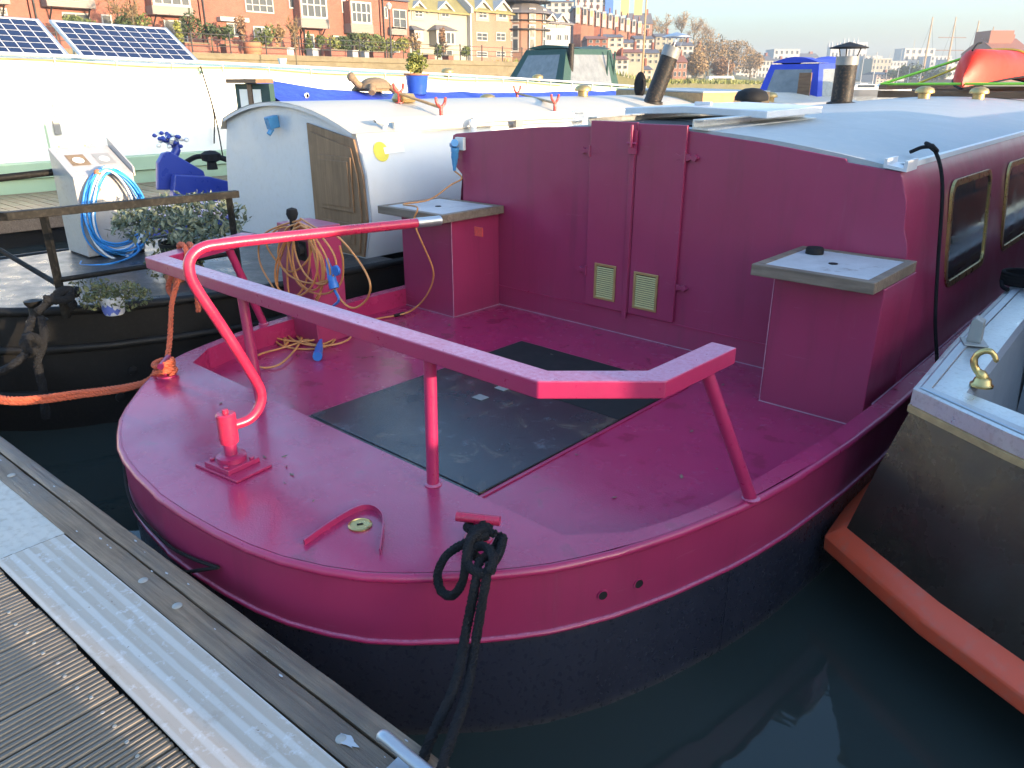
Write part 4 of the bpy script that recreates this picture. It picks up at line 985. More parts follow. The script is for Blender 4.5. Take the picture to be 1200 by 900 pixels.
# blue canopy near the bow
bc = thing('canopy', 'blue canvas canopy with clear panels over the far end of the cream narrowboat', 'canopy', (-3.3, 14, 1.9))
def frame_canopy(root, x0, x1, y0, y1, zb, zt, m, inset=.28):
    A_ = [(x0, y0, zb), (x1, y0, zb), (x1, y1, zb), (x0, y1, zb)]
    T_ = [(x0+inset*.6, y0+inset, zt-.10), (x1-inset*.6, y0+inset, zt-.10), (x1-inset*.6, y1, zt-.06), (x0+inset*.6, y1, zt-.06)]
    def at(a, b, t): return Vector(a)+(Vector(b)-Vector(a))*t
    n = 6
    mb = MB(); rows = []
    for j in range(5):
        v = j/4; row = []
        for k in range(n+1):
            u = k/n; p0 = at(at(T_[0], T_[1], u), at(T_[3], T_[2], u), v); row.append((p0.x, p0.y, p0.z + .10*math.sin(math.pi*u) + .025*math.sin(math.pi*v*2+1)))
        rows.append(row)
    mb.loft(rows, closed=False)
    for rw in (rows[0], rows[-1]): mb.loft([rw, [(rw[0][0]+(rw[-1][0]-rw[0][0])*k/n, rw[0][1], min(rw[0][2], rw[-1][2])) for k in range(n+1)]], closed=False)
    front = [(A_[0], T_[0], T_[1], A_[1])]
    for q in ((0,1), (1,2), (3,0), (2,3)):
        a, b, c, d = A_[q[0]], A_[q[1]], T_[q[1]], T_[q[0]]
        def Q(u, v): return at(at(a, b, u), at(d, c, u), v)
        for (u0, u1, v0, v1) in ((0,.13,0,1), (.87,1,0,1), (.13,.87,0,.09), (.13,.87,.86,1)):
            mb.poly([Q(u0,v0), Q(u1,v0), Q(u1,v1), Q(u0,v1)])
        m2 = MB(); m2.poly([Q(.13,.09), Q(.87,.09), Q(.87,.86), Q(.13,.86)]); build('clear_panel', m2, M['vinyl'], root)
    build('canvas', mb, m, root)
frame_canopy(bc, -4.0, -2.86, 14.0, 15.7, 1.80, 2.52, M['canvasblue'], .22)
p0, p1 = ly(933, 108, 13.8), ly(947, 85, 13.8)
mb = MB(); mb.box(p0.x-.02, p1.x+.03, 13.88, 13.92, 1.86, p1.z); build('door_board', mb, M['woodbrown'], bc, bevel=.004)
mushroom(bc, ly(903,107,11.9).x, 11.9, 1.84, .11)
# steering console
cs = thing('console', 'white box console with sloping lid on the black stern deck, blue hose hung on it', 'console', (-4.15, 2.5, .76))
mb = MB(); mb.extr([(-4.37, 2.28, .80), (-3.95, 2.28, .80), (-3.95, 2.28, 1.42), (-4.37, 2.28, 1.62)], (0, .46, 0)); M['consolegrey'] = simple('grey_white_console_paint', (.36, .35, .34, 1), .45, var=.08, dirt=(.25,.18,.12,1), dirt_amt=.4)
build('console_body', mb, M['consolegrey'], cs, bevel=.005)
mb = MB(); mb.box(-4.36, -3.96, 2.29, 2.73, .765, .799); build('plinth', mb, M['rubber'], cs)
mb = MB(); mb.extr([(-4.37, 2.745, 1.40), (-3.95, 2.745, 1.40), (-3.95, 2.745, 1.47), (-4.37, 2.745, 1.68)], (0, .012, 0)); build('side_cheek', mb, M['consolegrey'], cs)
def slope(x): return 1.42 + (-3.95-x)*(.2/.42)
for yc, rr, m in ((2.42, .07, 'tortoise'), (2.62, .065, 'greyplastic')):
    mb = MB(); mb.poly([(x, y, slope(x)+.004) for x, y in ((-4.25, yc-rr), (-4.10, yc-rr), (-4.10, yc+rr), (-4.25, yc+rr))]); build('picture_tile', mb, M[m], cs)
    mb = MB(); mb.poly([(-4.165+rr*.6*math.cos(a_), yc+rr*.6*math.sin(a_), slope(-4.165+rr*.6*math.cos(a_))+.007) for a_ in [2*math.pi*k/16 for k in range(16)]]); build('dial', mb, M['paper'], cs)
mb = MB(); mb.tube([(-3.94, 2.44, 1.30), (-3.90, 2.44, 1.32), (-3.88, 2.44, 1.42)], .008, 8).lathe([(0,-.03),(.022,-.02),(.028,0),(.022,.02),(0,.03)], (-3.88, 2.44, 1.45), 12); build('hose_peg', mb, M['terracotta'], cs, smooth=50)
for y in (2.4, 2.6):
    mb = MB(); mb.box(-4.40, -4.37, y-.03, y+.03, 1.605, 1.63); build('hinge', mb, M['brass'], cs)
# hose
mb = MB(); m2 = MB(); rh = random.Random(5)
for k in range(17):
    rx, rz = rh.uniform(.18, .245), rh.uniform(.25, .36); cy_, cz_ = 2.52+rh.uniform(-.03,.04), 1.45-rz+rh.uniform(0,.04)
    x0 = -3.93 + .006*k*.8
    pts = [(x0+rh.uniform(-.008,.008)+.03*math.sin(a_*2+k), cy_+rx*math.cos(a_)*(1-.18*math.sin(a_)), cz_+rz*math.sin(a_)) for a_ in [2*math.pi*i/14 for i in range(14)]]
    (mb if k % 3 else m2).tube(cr(pts, 3, True), .0085, 6, closed=True)
mb.tube(cr([(-3.9, 2.60, .95), (-3.8, 2.62, .84), (-3.7, 2.5, .80), (-3.62, 2.3, .79), (-3.75, 2.15, .785), (-3.9, 2.2, .785)], 6), .0085, 6)
hs = thing('garden_hose', 'coil of blue and white hose hanging on the white console', 'hose', (-3.9, 2.47, 1.0))
build('blue_hose', mb, M['hose'], hs, smooth=70); build('white_hose', m2, M['hosewhite'], hs, smooth=70)
# stern railing
rz = 1.44
p_c = Vector((-2.27, 1.33, rz))
mb = bar([(-2.17, 2.66), (-2.22, 2.1), (-2.27, 1.33), (-2.62, .98)], .055, rz-.045, rz); rg = build('stern_rail', mb, M['railblack'], CB, bevel=.003)
for a_, b_ in (((-2.24, 1.50, .80), (-2.25, 1.50, rz-.046)), ((-2.17, 2.60, .78), (-2.18, 2.60, rz-.046))):
    mb = MB(); mb.tube([a_, b_], .024, 4); build('rail_post', mb, M['railblack'], rg)
mb = MB(); mb.tube([(-2.24, 1.50, 1.03), (-2.18, 2.60, 1.03)], .016, 8).tube([(-2.24, 1.50, 1.0), tuple(lx(0, 293, -2.9)), (-3.3, 1.0, 1.1)], .016, 8); build('mid_rail', mb, M['railblack'], rg, smooth=40)
for (x1, pyA, pyB, r_) in ((-4.37, 200, 212, .028), (-4.37, 316, 338, .02)):
    a_ = lx(78, pyA, -4.38); b_ = lx(-30, pyB, -4.42 if pyA < 300 else -4.0)
    mb = MB(); mb.tube([a_, b_], r_, 10); build('side_rail_bar', mb, M['railblack'], rg, smooth=40)
# black rope on stern
bx, by = -2.33, 1.52
rope('stern_rope', 'thick black rope knotted on the stern dolly of the cream narrowboat', 'rope', [
 [(bx+.05*math.cos(a_), by+.02*a_*.3+.05*math.sin(a_), .84+.012*a_) for a_ in range(9)],
 [tuple(lx(38, 372, -2.2)), tuple(lx(30, 398, -2.14)), tuple(lx(32, 412, -2.13)), tuple(lx(20, 424, -2.12)), tuple(lx(0, 436, -2.15)), tuple(lx(-60, 460, -2.3))],
 [tuple(lx(48, 372, -2.2)), tuple(lx(52, 395, -2.13)), tuple(lx(42, 412, -2.12)), tuple(lx(28, 404, -2.11)), tuple(lx(36, 394, -2.11)), tuple(lx(50, 404, -2.11)), tuple(lx(44, 424, -2.12)), tuple(lx(50, 455, -2.14)), tuple(lx(54, 490, -2.16))],
 [tuple(lx(44, 365, -2.2)), tuple(lx(60, 352, -2.2)), tuple(lx(70, 342, -2.2)), tuple(lx(82, 340, -2.2)), tuple(lx(80, 350, -2.18)), tuple(lx(66, 352, -2.18)), tuple(lx(52, 350, -2.2))],
], .024, M['black_rope'], (bx, by, .8))
mb = MB(); q = lx(40, 360, -2.3); mb.lathe([(.06,-.10),(.035,-.08),(.03,-.02),(.045,.0),(.05,.02),(0,.03)], (q.x, q.y, q.z+.02), 14); build('dolly', mb, M['black'], CB, smooth=40)
# plants on the stern deck
def leafmat(name, lo, hi, rough=.6):
    t = NT(name); ge = t.n('ShaderNodeNewGeometry')
    c = t.ramp(ge.outputs['Random Per Island'], [(0, lo), (1, hi)]); t.set(Base_Color=c, Roughness=rough); 
    t.b.inputs['Subsurface Weight'].default_value = 0
    return t.m
M['sage'] = leafmat('sage_leaves', (.045, .07, .04), (.17, .20, .14))
M['herb'] = leafmat('herb_leaves', (.035, .05, .015), (.14, .14, .05))
M['olive'] = leafmat('yellow_green_leaves', (.08, .11, .02), (.30, .30, .07))
M['shrubdark'] = leafmat('dark_shrub_leaves', (.025, .045, .015), (.08, .11, .035))
M['shrubmid'] = leafmat('mid_green_shrub_leaves', (.045, .07, .018), (.16, .19, .05))
M['twig'] = leafmat('bare_twigs', (.10, .075, .045), (.24, .18, .10), .8)
M['twigred'] = leafmat('russet_twigs', (.12, .06, .035), (.26, .14, .08), .8)
M['stem'] = simple('plant_stem', (.10, .085, .05, 1), .8)
def blob(c, r, lumps=6, seed=0):
    rr = random.Random(seed); cs_ = []
    for k in range(lumps):
        d = Vector((rr.gauss(0,1), rr.gauss(0,1), rr.gauss(0,.8))).normalized()
        cs_.append((Vector(c) + Vector((d.x*r[0], d.y*r[1], d.z*r[2]))*.55, rr.uniform(.35, .6)))
    def pick(rnd):
        c0, s = rnd.choice(cs_); d = Vector((rnd.gauss(0,1), rnd.gauss(0,1), rnd.gauss(0,1))).normalized()*rnd.uniform(.5, 1)**.5
        return c0 + Vector((d.x*r[0], d.y*r[1], d.z*r[2]))*s
    return pick, cs_
def potplant(name, lab, cat, base, potr, poth, potm, leafm, r, zc, n, size, seed, group=None, lumps=8, rim=None):
    b = Vector(base); rt = thing(name, lab, cat, b, group)
    mb = MB(); mb.lathe([(0,0),(potr*.72,0),(potr*.8,poth*.1),(potr,poth),(potr*.9,poth),(potr*.85,poth*.85),(0,poth*.85)], b, 20); build('pot', mb, potm, rt, smooth=40)
    if rim:
        mb = MB(); mb.lathe([(potr*1.0,poth*.9),(potr*1.06,poth*.92),(potr*1.06,poth*1.0),(potr*.95,poth)], b, 20); build('pot_rim', mb, rim, rt, smooth=40)
    c = b + Vector((0,0,zc)); pick, cs_ = blob(c, r, lumps, seed); rr = random.Random(seed)
    mb = MB(); mb.leaves(n, size, pick, rr, .25); mb.leaves(n//2, size*.55, pick, rr, .1); build('foliage', mb, leafm, rt)
    mb = MB()
    for c0, s in cs_:
        q0 = b+Vector((rr.uniform(-.4,.4)*potr, rr.uniform(-.4,.4)*potr, poth*.85)); mb.tube(cr([q0, (q0+c0)/2+Vector((0,0,.03)), c0], 3), .004, 5)
    build('stem', mb, M['stem'], rt); return rt
q = lz(205, 315, .78)
potplant('potted_plant', 'bushy grey green shrub in a black tub behind the black stern rail', 'plant', (-3.02, 2.62, .775), .16, .22, M['rubber'], M['sage'], (.50, .52, .24), .37, 1300, .032, 11, lumps=12)
q = lz(134, 365, .80)
potplant('potted_plant', 'straggly herbs in a white pot with blue pattern on the stern deck', 'plant', (q.x, q.y, .785), .075, .115, M['china'], M['herb'], (.27, .22, .12), .13, 700, .016, 12, lumps=9)
mb = MB(); rr = random.Random(8)
for a0, a1, h0, h1 in ((-1.9, -.9, .015, .055), (-1.5, -.4, .02, .08), (-.6, .2, .015, .05)):
    ring_ = [[(q.x+rad(a_, h), q.y, 0) for a_ in (0,)] for h in (0,)] if False else []
    def PT(a_, h): 
        rad_ = .075*(.80+.20*(h/.115))+.0012; return (q.x+rad_*math.cos(a_), q.y+rad_*math.sin(a_), .785+h)
    mb.loft([[PT(a0+(a1-a0)*k/8, h0+(.3*(h1-h0)*math.sin(k))) for k in range(9)], [PT(a0+(a1-a0)*k/8, h1-(.4*(h1-h0)*abs(math.cos(k*.9)))) for k in range(9)]], closed=False)
o = build('blue_pattern', mb, M['chinablue'], [x for x in bpy.data.objects if x.name.startswith('potted_plant')][-1])
p = lz(175, 335, .78); potplant('potted_plant', 'low trailing green plant in a brown pot by the rail foot', 'plant', (-2.72, 2.40, .775), .08, .09, M['terracotta'], M['herb'], (.22, .22, .12), .13, 420, .018, 14)

# ------------------------------------------------------------------ narrowboat under the blue tarpaulin
TB = thing('narrowboat', 'narrowboat under a blue tarpaulin with a timber cabin front and blue rudder', 'boat', (-6.1, 10, 0))
TX = -6.1
hp = [(0, 3.75), (.5, 3.85), (.85, 4.1), (1.02, 4.6), (1.05, 6), (1.05, 17), (.5, 18.5), (0, 19)]
tout = [(TX-x, y) for x, y in hp[:0:-1]] + [(TX+x, y) for x, y in hp]
mb = MB(); mb.loft([[(x, y, z) for x, y in tout] for z in (-.4, .75)], closed=False).poly([(x, y, .75) for x, y in tout]); build('hull', mb, M['rudderblue'], TB, smooth=30)
mb = MB(); mb.extr([(-6.12, 5.1, .76), (-5.2, 5.1, .76), (-5.25, 5.1, 1.78), (-5.4, 5.1, 1.90), (-5.95, 5.1, 1.90), (-6.08, 5.1, 1.78)], (0, 11.5, 0)); build('cabin', mb, M['rudderblue'], TB)
cf0 = Vector((-6.0, 5.02, 1.7))
mb = MB(); mb.box(-6.15, -5.42, 4.98, 5.04, 1.62, 2.10); fr_ = build('cabin_front', mb, M['canvasgreen'], TB)
for x0, x1 in ((-6.05, -5.88), (-5.76, -5.60)):
    mb = MB(); mb.box(x0, x1, 4.972, 4.978, 1.72, 2.04); build('window', mb, M['bigwhite'], fr_)
mb = MB(); mb.box(-5.865, -5.775, 4.966, 4.978, 1.66, 2.09); build('centre_post', mb, M['woodbrown'], fr_)
mb = MB(); mb.box(-6.20, -5.55, 4.90, 5.12, 2.105, 2.15); build('cabin_eave', mb, M['woodbrown'], TB)
mb = MB(); rows = []; rr = random.Random(4)
for j in range(34):
    y = 5.06 + 11.5*j/33; row = []
    for k in range(13):
        u = -1 + 2*k/12; zz = 2.13-.02*min(1, (y-5)/6) - .14*min(1, max(0, (y-5.3)/1.5)) - .36*abs(u)**1.3*(1 if abs(u) < .99 else 1.2)
        zz += .035*noise.noise((u*2.5, y*1.6, 1)) + .02*noise.noise((u*6+y, y*3, 4))
        row.append((-6.0 + u*(.98 if u > 0 else (.35 if y < 7 else .8)), y, zz))
    rows.append(row)
mb.loft(rows, closed=False)
for j in range(34): pass
tp_ = build('tarpaulin', mb, M['tarp'], None, org=(-6.0, 10, 2), smooth=60); tag(tp_, 'bright blue tarpaulin stretched over the narrowboat behind the cream roof', 'tarpaulin')
mb = MB(); e0 = lx(357, 112, -5.5); mb.lathe([(.03,-.01),(.03,.01),(.018,.012),(.018,-.01)], (e0.x+.04, e0.y, e0.z), 14, axis='x'); build('eyelet', mb, M['steel'], tp_, smooth=40)
# rudder and swan neck
mb = MB(); RX = -6.0
def RP(px, py, x=RX): q = lx(px, py, x); return (q.x, q.y, q.z)
mb.extr([RP(182,222), RP(182,190), RP(188,179), RP(196,177), RP(236,200), RP(238,206), RP(238,222)], (.06, 0, 0)); build('rudder', mb, M['rudderblue'], TB, bevel=.012)
mb = MB(); mb.extr([RP(198,232,-5.9), RP(200,204,-5.9), RP(240,206,-5.9), RP(272,214,-5.9), RP(272,236,-5.9)], (.10, 0, 0)); build('stern_post', mb, M['rudderblue'], TB, bevel=.012)
mb = MB(); mb.tube(cr([RP(202,184), RP(206,178), RP(207,170), RP(203,164), RP(196,162)], 5), [.045]*8+[.035]*13, 10); sw = build('swan_neck', mb, M['rudderblue'], TB, smooth=60)
sp = random.Random(2); mb = MB(); m2 = MB(); c_ = Vector(RP(199,164))
for k in range(46):
    d = Vector((sp.gauss(0,1), sp.gauss(0,1), sp.gauss(0,.7))).normalized()*sp.uniform(.06, .17); d.z *= .6
    (mb if k % 2 else m2).lathe([(0,-.02),(.022,-.01),(.026,.006),(.012,.022),(0,.024)], c_+d, 7)
build('flower_cluster', mb, M['rudderblue'], sw, smooth=60)['kind'] = 'stuff'; build('flower_cluster', m2, M['bigwhite'], sw, smooth=60)['kind'] = 'stuff'
mb = MB(); w_ = lx(248, 190, -5.9)
mb.lathe([(.06,0),(.05,.08),(.1,.1),(.11,.17),(.06,.2),(0,.21)], (w_.x, w_.y, w_.z-.08), 12).tube(cr([(w_.x, w_.y, w_.z+.04), (w_.x-.12, w_.y-.1, w_.z+.06), (w_.x-.28, w_.y-.2, w_.z-.02)], 4), .028, 8).tube(cr([(w_.x, w_.y, w_.z+.08), (w_.x+.08, w_.y+.15, w_.z+.02), (w_.x+.12, w_.y+.3, w_.z-.06)], 4), .03, 8)
build('mooring_bitt', mb, M['rubber'], TB, smooth=50)
# tortoise and flower pot on the tarpaulin
tz = 1.99
p = lx(440, 108, -5.9)
tt = thing('tortoise_ornament', 'brown tortoise ornament sitting on the blue tarpaulin, left of the blue pot', 'ornament', (p.x, p.y, tz))
mb = MB()
rings = []
for k in range(7):
    a_ = math.pi/2*k/6; rings.append([(p.x+.19*math.cos(a_)*math.cos(b_), p.y+.24*math.cos(a_)*math.sin(b_), tz+.05+.14*math.sin(a_)) for b_ in [2*math.pi*i/14 for i in range(14)]])
mb.loft(rings); build('shell', mb, M['tortoise'], tt, smooth=30)
mb = MB()
mb.tube(cr([(p.x-.02, p.y-.20, tz+.07), (p.x-.04, p.y-.27, tz+.12), (p.x-.04, p.y-.33, tz+.18), (p.x-.04, p.y-.39, tz+.20)], 4), [.045]*8+[.055,.06,.055,.045,.03], 10)
build('head', mb, M['tortoise'], tt, smooth=50)
for sx_, sy_ in ((-1,-1),(1,-1),(-1,1),(1,1)):
    mb = MB(); mb.tube([(p.x+.13*sx_, p.y+.15*sy_, tz+.08), (p.x+.19*sx_, p.y+.21*sy_, tz+.0)], [.05,.045], 8); build('leg', mb, M['tortoise'], tt, smooth=50)
mb = MB(); mb.box(p.x-.14, p.x+.14, p.y-.18, p.y+.18, tz+.015, tz+.055)
build('tortoise_belly', mb, M['tortoise'], tt, smooth=50)
p = lx(489, 106, -5.95)
pp = potplant('flower_pot', 'blue glazed pot of yellow green plant standing on the blue tarpaulin', 'plant', (p.x, p.y, tz-.03), .165, .27, M['glaze'], M['olive'], (.17, .17, .15), .40, 420, .035, 21, lumps=9, rim=M['terracotta'])

# ------------------------------------------------------------------ walkway pontoon between the boats
jt = thing('walkway_pontoon', 'weathered plank walkway pontoon in the shade at the left edge', 'pontoon', (-10.2, 4, 0))
f_ = None
for k in range(110):
    if f_ is None:
        mb = MB(); mb.box(-.88, .88, -.068, .068, -.03, 0); f_ = o = build('plank', mb, M['deckwood'], jt, org=(0,0,0))
    else: o = f_.copy(); C.objects.link(o); o.parent = jt
    o.location = (-.05, -4+.146*k+rnd.uniform(-.004,.004), .5+rnd.uniform(-.003,.003))
for x in (-9.36, -11.2):
    mb = MB(); mb.box(x-.045, x+.045, 0, 16.2, .22, .50); build('fascia_timber', mb, M['beam'], jt, bevel=.008)
mb = MB(); mb.box(-11.1, -9.45, 0, 16.2, -.3, .46); build('pontoon_float', mb, M['black'], jt)

# ------------------------------------------------------------------ big white houseboat
HB = thing('houseboat', 'long white and pale green houseboat with solar panels on its roof', 'houseboat', (-13, 12, 0))
HX = -11.5
def zr(y): return 2.53 - .0185*(y-4) - (.0006*(y-4)**2 if y > 4 else 0)
ys_ = [-4, 0, 3, 5, 7, 10, 13, 16, 19, 22]
mb = MB(); mb.loft([[(HX+.05, y, -.4), (HX+.05, y, .68), (HX+.12, y, .70), (HX+.12, y, .92), (HX+.02, y, .94)] for y in ys_], closed=False); build('hull', mb, M['palegreen'], HB)
mb = MB(); mb.loft([[(HX, y, .94), (HX, y, zr(y)-.19)] for y in ys_], closed=False); mb.poly([(HX, -4, .6), (-15, -4, .6), (-15, -4, zr(-4)-.2), (HX, -4, zr(-4)-.2)]); build('side', mb, M['bigwhite'], HB)
mb = MB(); mb.loft([[(HX, y, zr(y)-.19), (HX+.03, y, zr(y)-.185), (HX+.03, y, zr(y)-.15), (HX-.02, y, zr(y)-.145), (HX-.02, y, zr(y)-.06), (HX-1.7, y, zr(y)+.04), (HX-3.4, y, zr(y)-.1), (HX-3.4, y, -.4)] for y in ys_], closed=False); build('roof', mb, M['palegreen'], HB)
mb = MB(); mb.tube([(HX+.02, y, zr(y)) for y in [-4+.5*k for k in range(53)]], .026, 8)
y = -3.6
while y < 21.5:
    mb.tube([(HX+.02, y, zr(y)), (HX+.0, y, zr(y)-.14)], .012, 6); y += .95
build('roof_rail', mb, M['white'], HB, smooth=50)
mb = MB(); mb.tube([(HX+.01, y, zr(y)-.09+.02*math.sin(y*1.7)) for y in [-3+.3*k for k in range(70)]], .012, 6); build('roof_cable', mb, M['pinewood'], HB, smooth=60)
p = lx(60, 116, HX); q = lx(66, 150, HX)
mb = MB(); mb.tube([(HX+.02, p.y, p.z), (HX+.03, q.y, q.z+.12)], .008, 5); mb.box(HX+.015, HX+.05, q.y-.05, q.y+.05, q.z-.1, q.z+.12); build('side_fitting', mb, M['greyplastic'], HB, bevel=.01)
for y in (1.0, 4.6, 8.2, 11.8):
    mb = MB(); mb.box(HX+.0015, HX+.006, y, y+.03, .95, zr(y)-.2); build('side_seam', mb, M['palegreen'], HB)
# solar panels
def panel(y0, y1, lab):
    z0, z1, x0, x1 = 2.52, 3.13, -11.75, -12.85
    sp_ = thing('solar_panel', lab, 'solar panel', ((x0+x1)/2, (y0+y1)/2, 2.6), 'solar panels on the houseboat')
    dz = -.0165
    def Q(u, v, h=0): y = y0+(y1-y0)*u; return Vector((x0+(x1-x0)*v - h*.48*-1*0 + h*.485, y, z0+(z1-z0)*v + dz*(y-4) + h*.875))
    mb = MB(); mb.hexa([Q(0,0,-.03), Q(1,0,-.03), Q(1,1,-.03), Q(0,1,-.03)], [Q(0,0), Q(1,0), Q(1,1), Q(0,1)]); build('backing', mb, M['paper'], sp_)
    mb = MB()
    for (u0,u1,v0,v1) in ((0,.017,0,1),(.983,1,0,1),(.017,.983,0,.02),(.017,.983,.98,1)): mb.hexa([Q(u0,v0,.001),Q(u1,v0,.001),Q(u1,v1,.001),Q(u0,v1,.001)], [Q(u0,v0,.012),Q(u1,v0,.012),Q(u1,v1,.012),Q(u0,v1,.012)])
    build('frame', mb, M['alu'], sp_)
    f0_ = None
    for i in range(10):
        for j in range(6):
            u0, v0 = .03+.94*i/10, .035+.93*j/6; 
            if f0_ is None:
                c0 = Q(u0+.047, v0+.0775, 0); mb = MB(); a_ = [Q(u0+.0035,v0+.006,.004)-c0, Q(u0+.0905,v0+.006,.004)-c0, Q(u0+.0905,v0+.149,.004)-c0, Q(u0+.0035,v0+.149,.004)-c0]
                mb.poly(a_); f0_ = o = build('solar_cell', mb, M['cell'], sp_, org=(0,0,0))
            else: o = f0_.copy(); C.objects.link(o); o.parent = sp_
            o.location = Q(u0+.047, v0+.0775, 0) - ORG[sp_.name]
    mb = MB()
    for u in (.15, .85): mb.tube([Q(u,1,-.03), (Q(u,1).x, Q(u,1).y, 2.45)], .015, 6)
    mb.tube([Q(.1,0,-.05), Q(.9,0,-.05)], .02, 6); build('panel_leg', mb, M['alu'], sp_)
panel(3.2, 5.30, 'left-hand tilted solar panel on the houseboat roof, cut by the picture edge')
panel(5.46, 7.50, 'right-hand tilted solar panel on the houseboat roof, whole in view')
panel(.95, 3.05, 'tilted solar panel farther left on the houseboat roof, outside the picture')
# lines down from the houseboat rail
a_, b_ = lx(235, 78, HX+.06), lx(262, 188, -10.9)
rope('shore_line', 'thin dark line hanging from the houseboat rail to the walkway', 'rope', [[tuple(a_), tuple((a_+b_)/2+Vector((.1,0,-.03))), tuple(b_)], [tuple(a_), tuple(lx(250, 130, HX+.1)), tuple(lx(251, 168, HX+.12))]], .012, M['rubber'], tuple(b_), n=6)
# mug on the rail, vents
p = lx(332, 82, HX-.1); mb = MB(); mb.lathe([(0,0),(.05,0),(.09,.16),(.08,.16),(.05,.02),(0,.02)], (p.x, p.y, zr(p.y)-.02), 12); tag(build('small_pot', mb, M['china'], org=(p.x, p.y, zr(p.y)), smooth=40), 'small white and blue pot on the houseboat roof rail', 'pot')
for px, py in ((525, 103), (630, 100)):
    p = lx(px, py, HX-.3); mushroom(HB, p.x, p.y, zr(p.y)-.04, .15)
# green wheelhouse canopy with stove pipe
gc = thing('canopy', 'dark green canvas wheelhouse canopy with clear windows on the houseboat', 'canopy', (-13, 18.5, 2.2))
x1 = -11.7
frame_canopy(gc, -13.9, -11.65, 18.0, 20.8, 1.95, 3.12, M['canvasgreen'], .62)
for y in (20.3, 20.65):
    mb = MB(); mb.tube([(x1-.1, y, 1.9), (x1-.1, y+.05, 3.0)], .03, 6); build('frame_pole', mb, M['canvasgreen'], gc)
p = lx(668, 92, -11.9); sp2 = thing('stove_pipe', 'dark upright stove pipe rising in front of the green canopy', 'chimney', (p.x, p.y, 2.1))
mb = MB(); mb.tube([(p.x, p.y, 2.05), (p.x+.02, p.y, 3.15)], .085, 14).lathe([(.16,0),(.15,.06),(.09,.09)], (p.x, p.y, 2.12), 14); build('pipe', mb, M['stovepipe'], sp2, smooth=40)
mb = MB(); mb.tube([(p.x, p.y, 2.14), (p.x, p.y, 2.24)], .13, 12); build('pipe_collar', mb, M['terracotta'], sp2, smooth=40)
# ------------------------------------------------------------------ red canoe on a timber rack on the barge roof
rk = thing('roof_rack', 'low dark timber rack carrying the red canoe on the burgundy roof', 'rack', (.2, 13, 1.95))
for y in (10.9, 12.6, 14.6):
    mb = MB(); zz = zroof(0, y); mb.box(-.85, .95, y-.05, y+.05, zz-.02, zz+.06); build('bearer', mb, M['woodbrown'], rk, bevel=.004)
for x in (-.75, .85):
    mb = MB(); mb.box(x-.05, x+.05, 10.7, 15.6, 2.032, 2.085); build('rail', mb, M['woodbrown'], rk, bevel=.004)
cn = thing('canoe', 'upturned red canoe strapped to the burgundy roof at the right edge', 'canoe', (.15, 13.2, 2.09))
mb = MB(); rings = []; Lc = 4.9; yc0 = 10.75
for i in range(33):
    s_ = i/32; y = yc0 + Lc*s_; e = abs(2*s_-1)
    hw = .43*(1-e**2.6)**.75 + .004; 
    gun = 2.20 - .155*e**3.2                  # gunwale (underneath), ends dip
    keel = 2.50 - .02*e**2
    stem = max(0, (e-.86)/.14); keel -= .28*stem**2.2
    row = []
    for k in range(13):
        a_ = -math.pi/2 + math.pi*k/12
        sx_ = math.sin(a_); row.append((.12+(y-yc0)*.02 + hw*(abs(sx_)**.75)*(1 if sx_ > 0 else -1), y, gun + (keel-gun)*max(0, math.cos(a_))**.62))
    rings.append(row)
mb.loft(rings, closed=False); build('canoe_hull', mb, M['canoe'], cn, smooth=50)
mb = MB()
for k_ in (0, 12): mb.tube([r_[k_] for r_ in rings], .014, 6)
build('gunwale', mb, M['rubber'], cn, smooth=50)
mb = MB(); mb.tube(cr([(.14, 10.83, 2.46), (.15, 10.95, 2.53), (.17, 11.05, 2.55)], 4), .012, 6); build('carry_loop', mb, M['rubber'], cn)
sl_ = rings[9]; mb = MB(); mb.tube(cr([(-.72, 11.9, 2.09)] + [(p_[0], p_[1], p_[2]+.012) for p_ in sl_[1:12:2]] + [(.85, 12.5, 2.09)], 3), .014, 4); tag(build('ratchet_strap', mb, M['yellow'], org=(.1, 12, 2.1)), 'yellow ratchet strap holding the red canoe down', 'strap')
mb = MB(); mb.tube([(-.80, 10.75, 2.09), (.02, 11.35, 2.42)], .016, 4).tube([(-.80, 10.75, 2.095), (.9, 10.80, 2.10)], .014, 4).tube([(.9, 10.8, 2.10), (.9, 15.2, 2.12)], .012, 4)
tag(build('green_strap', mb, M['lime'], org=(-.5, 11, 2.1)), 'lime green strap running from the rack to the bow of the canoe', 'strap')
# ------------------------------------------------------------------ far bank: land, quay wall
def brickmat(name, c1, c2, mortar=(.42,.36,.30,1), sc=1.0):
    t = NT(name); s_ = t.n('ShaderNodeSeparateXYZ'); cb_ = t.n('ShaderNodeCombineXYZ'); t.l(t.co, s_.inputs[0])
    ad = t.n('ShaderNodeMath', operation='ADD'); t.l(s_.outputs[0], ad.inputs[0]); t.l(s_.outputs[1], ad.inputs[1])
    t.l(ad.outputs[0], cb_.inputs[0]); t.l(s_.outputs[2], cb_.inputs[1])
    b = t.n('ShaderNodeTexBrick'); t.l(cb_.outputs[0], b.inputs[0]); b.inputs['Scale'].default_value = 4.4*sc
    b.inputs['Color1'].default_value = c1; b.inputs['Color2'].default_value = c2; b.inputs['Mortar'].default_value = mortar; b.inputs['Mortar Size'].default_value = .018
    n = t.noise(.7, 5, .6); c = t.mix(t.ramp(n, [(.4, K0), (.7, g(.35))]), b.outputs[0], tuple(x*.6 for x in c1[:3])+(1,))
    t.set(Base_Color=c, Roughness=.8, Normal=t.bump(b.outputs['Fac'], -.3, .01)); return t.m
M['brick'] = brickmat('red_brick', (.20,.052,.030,1), (.27,.082,.046,1), (.26,.20,.16,1))
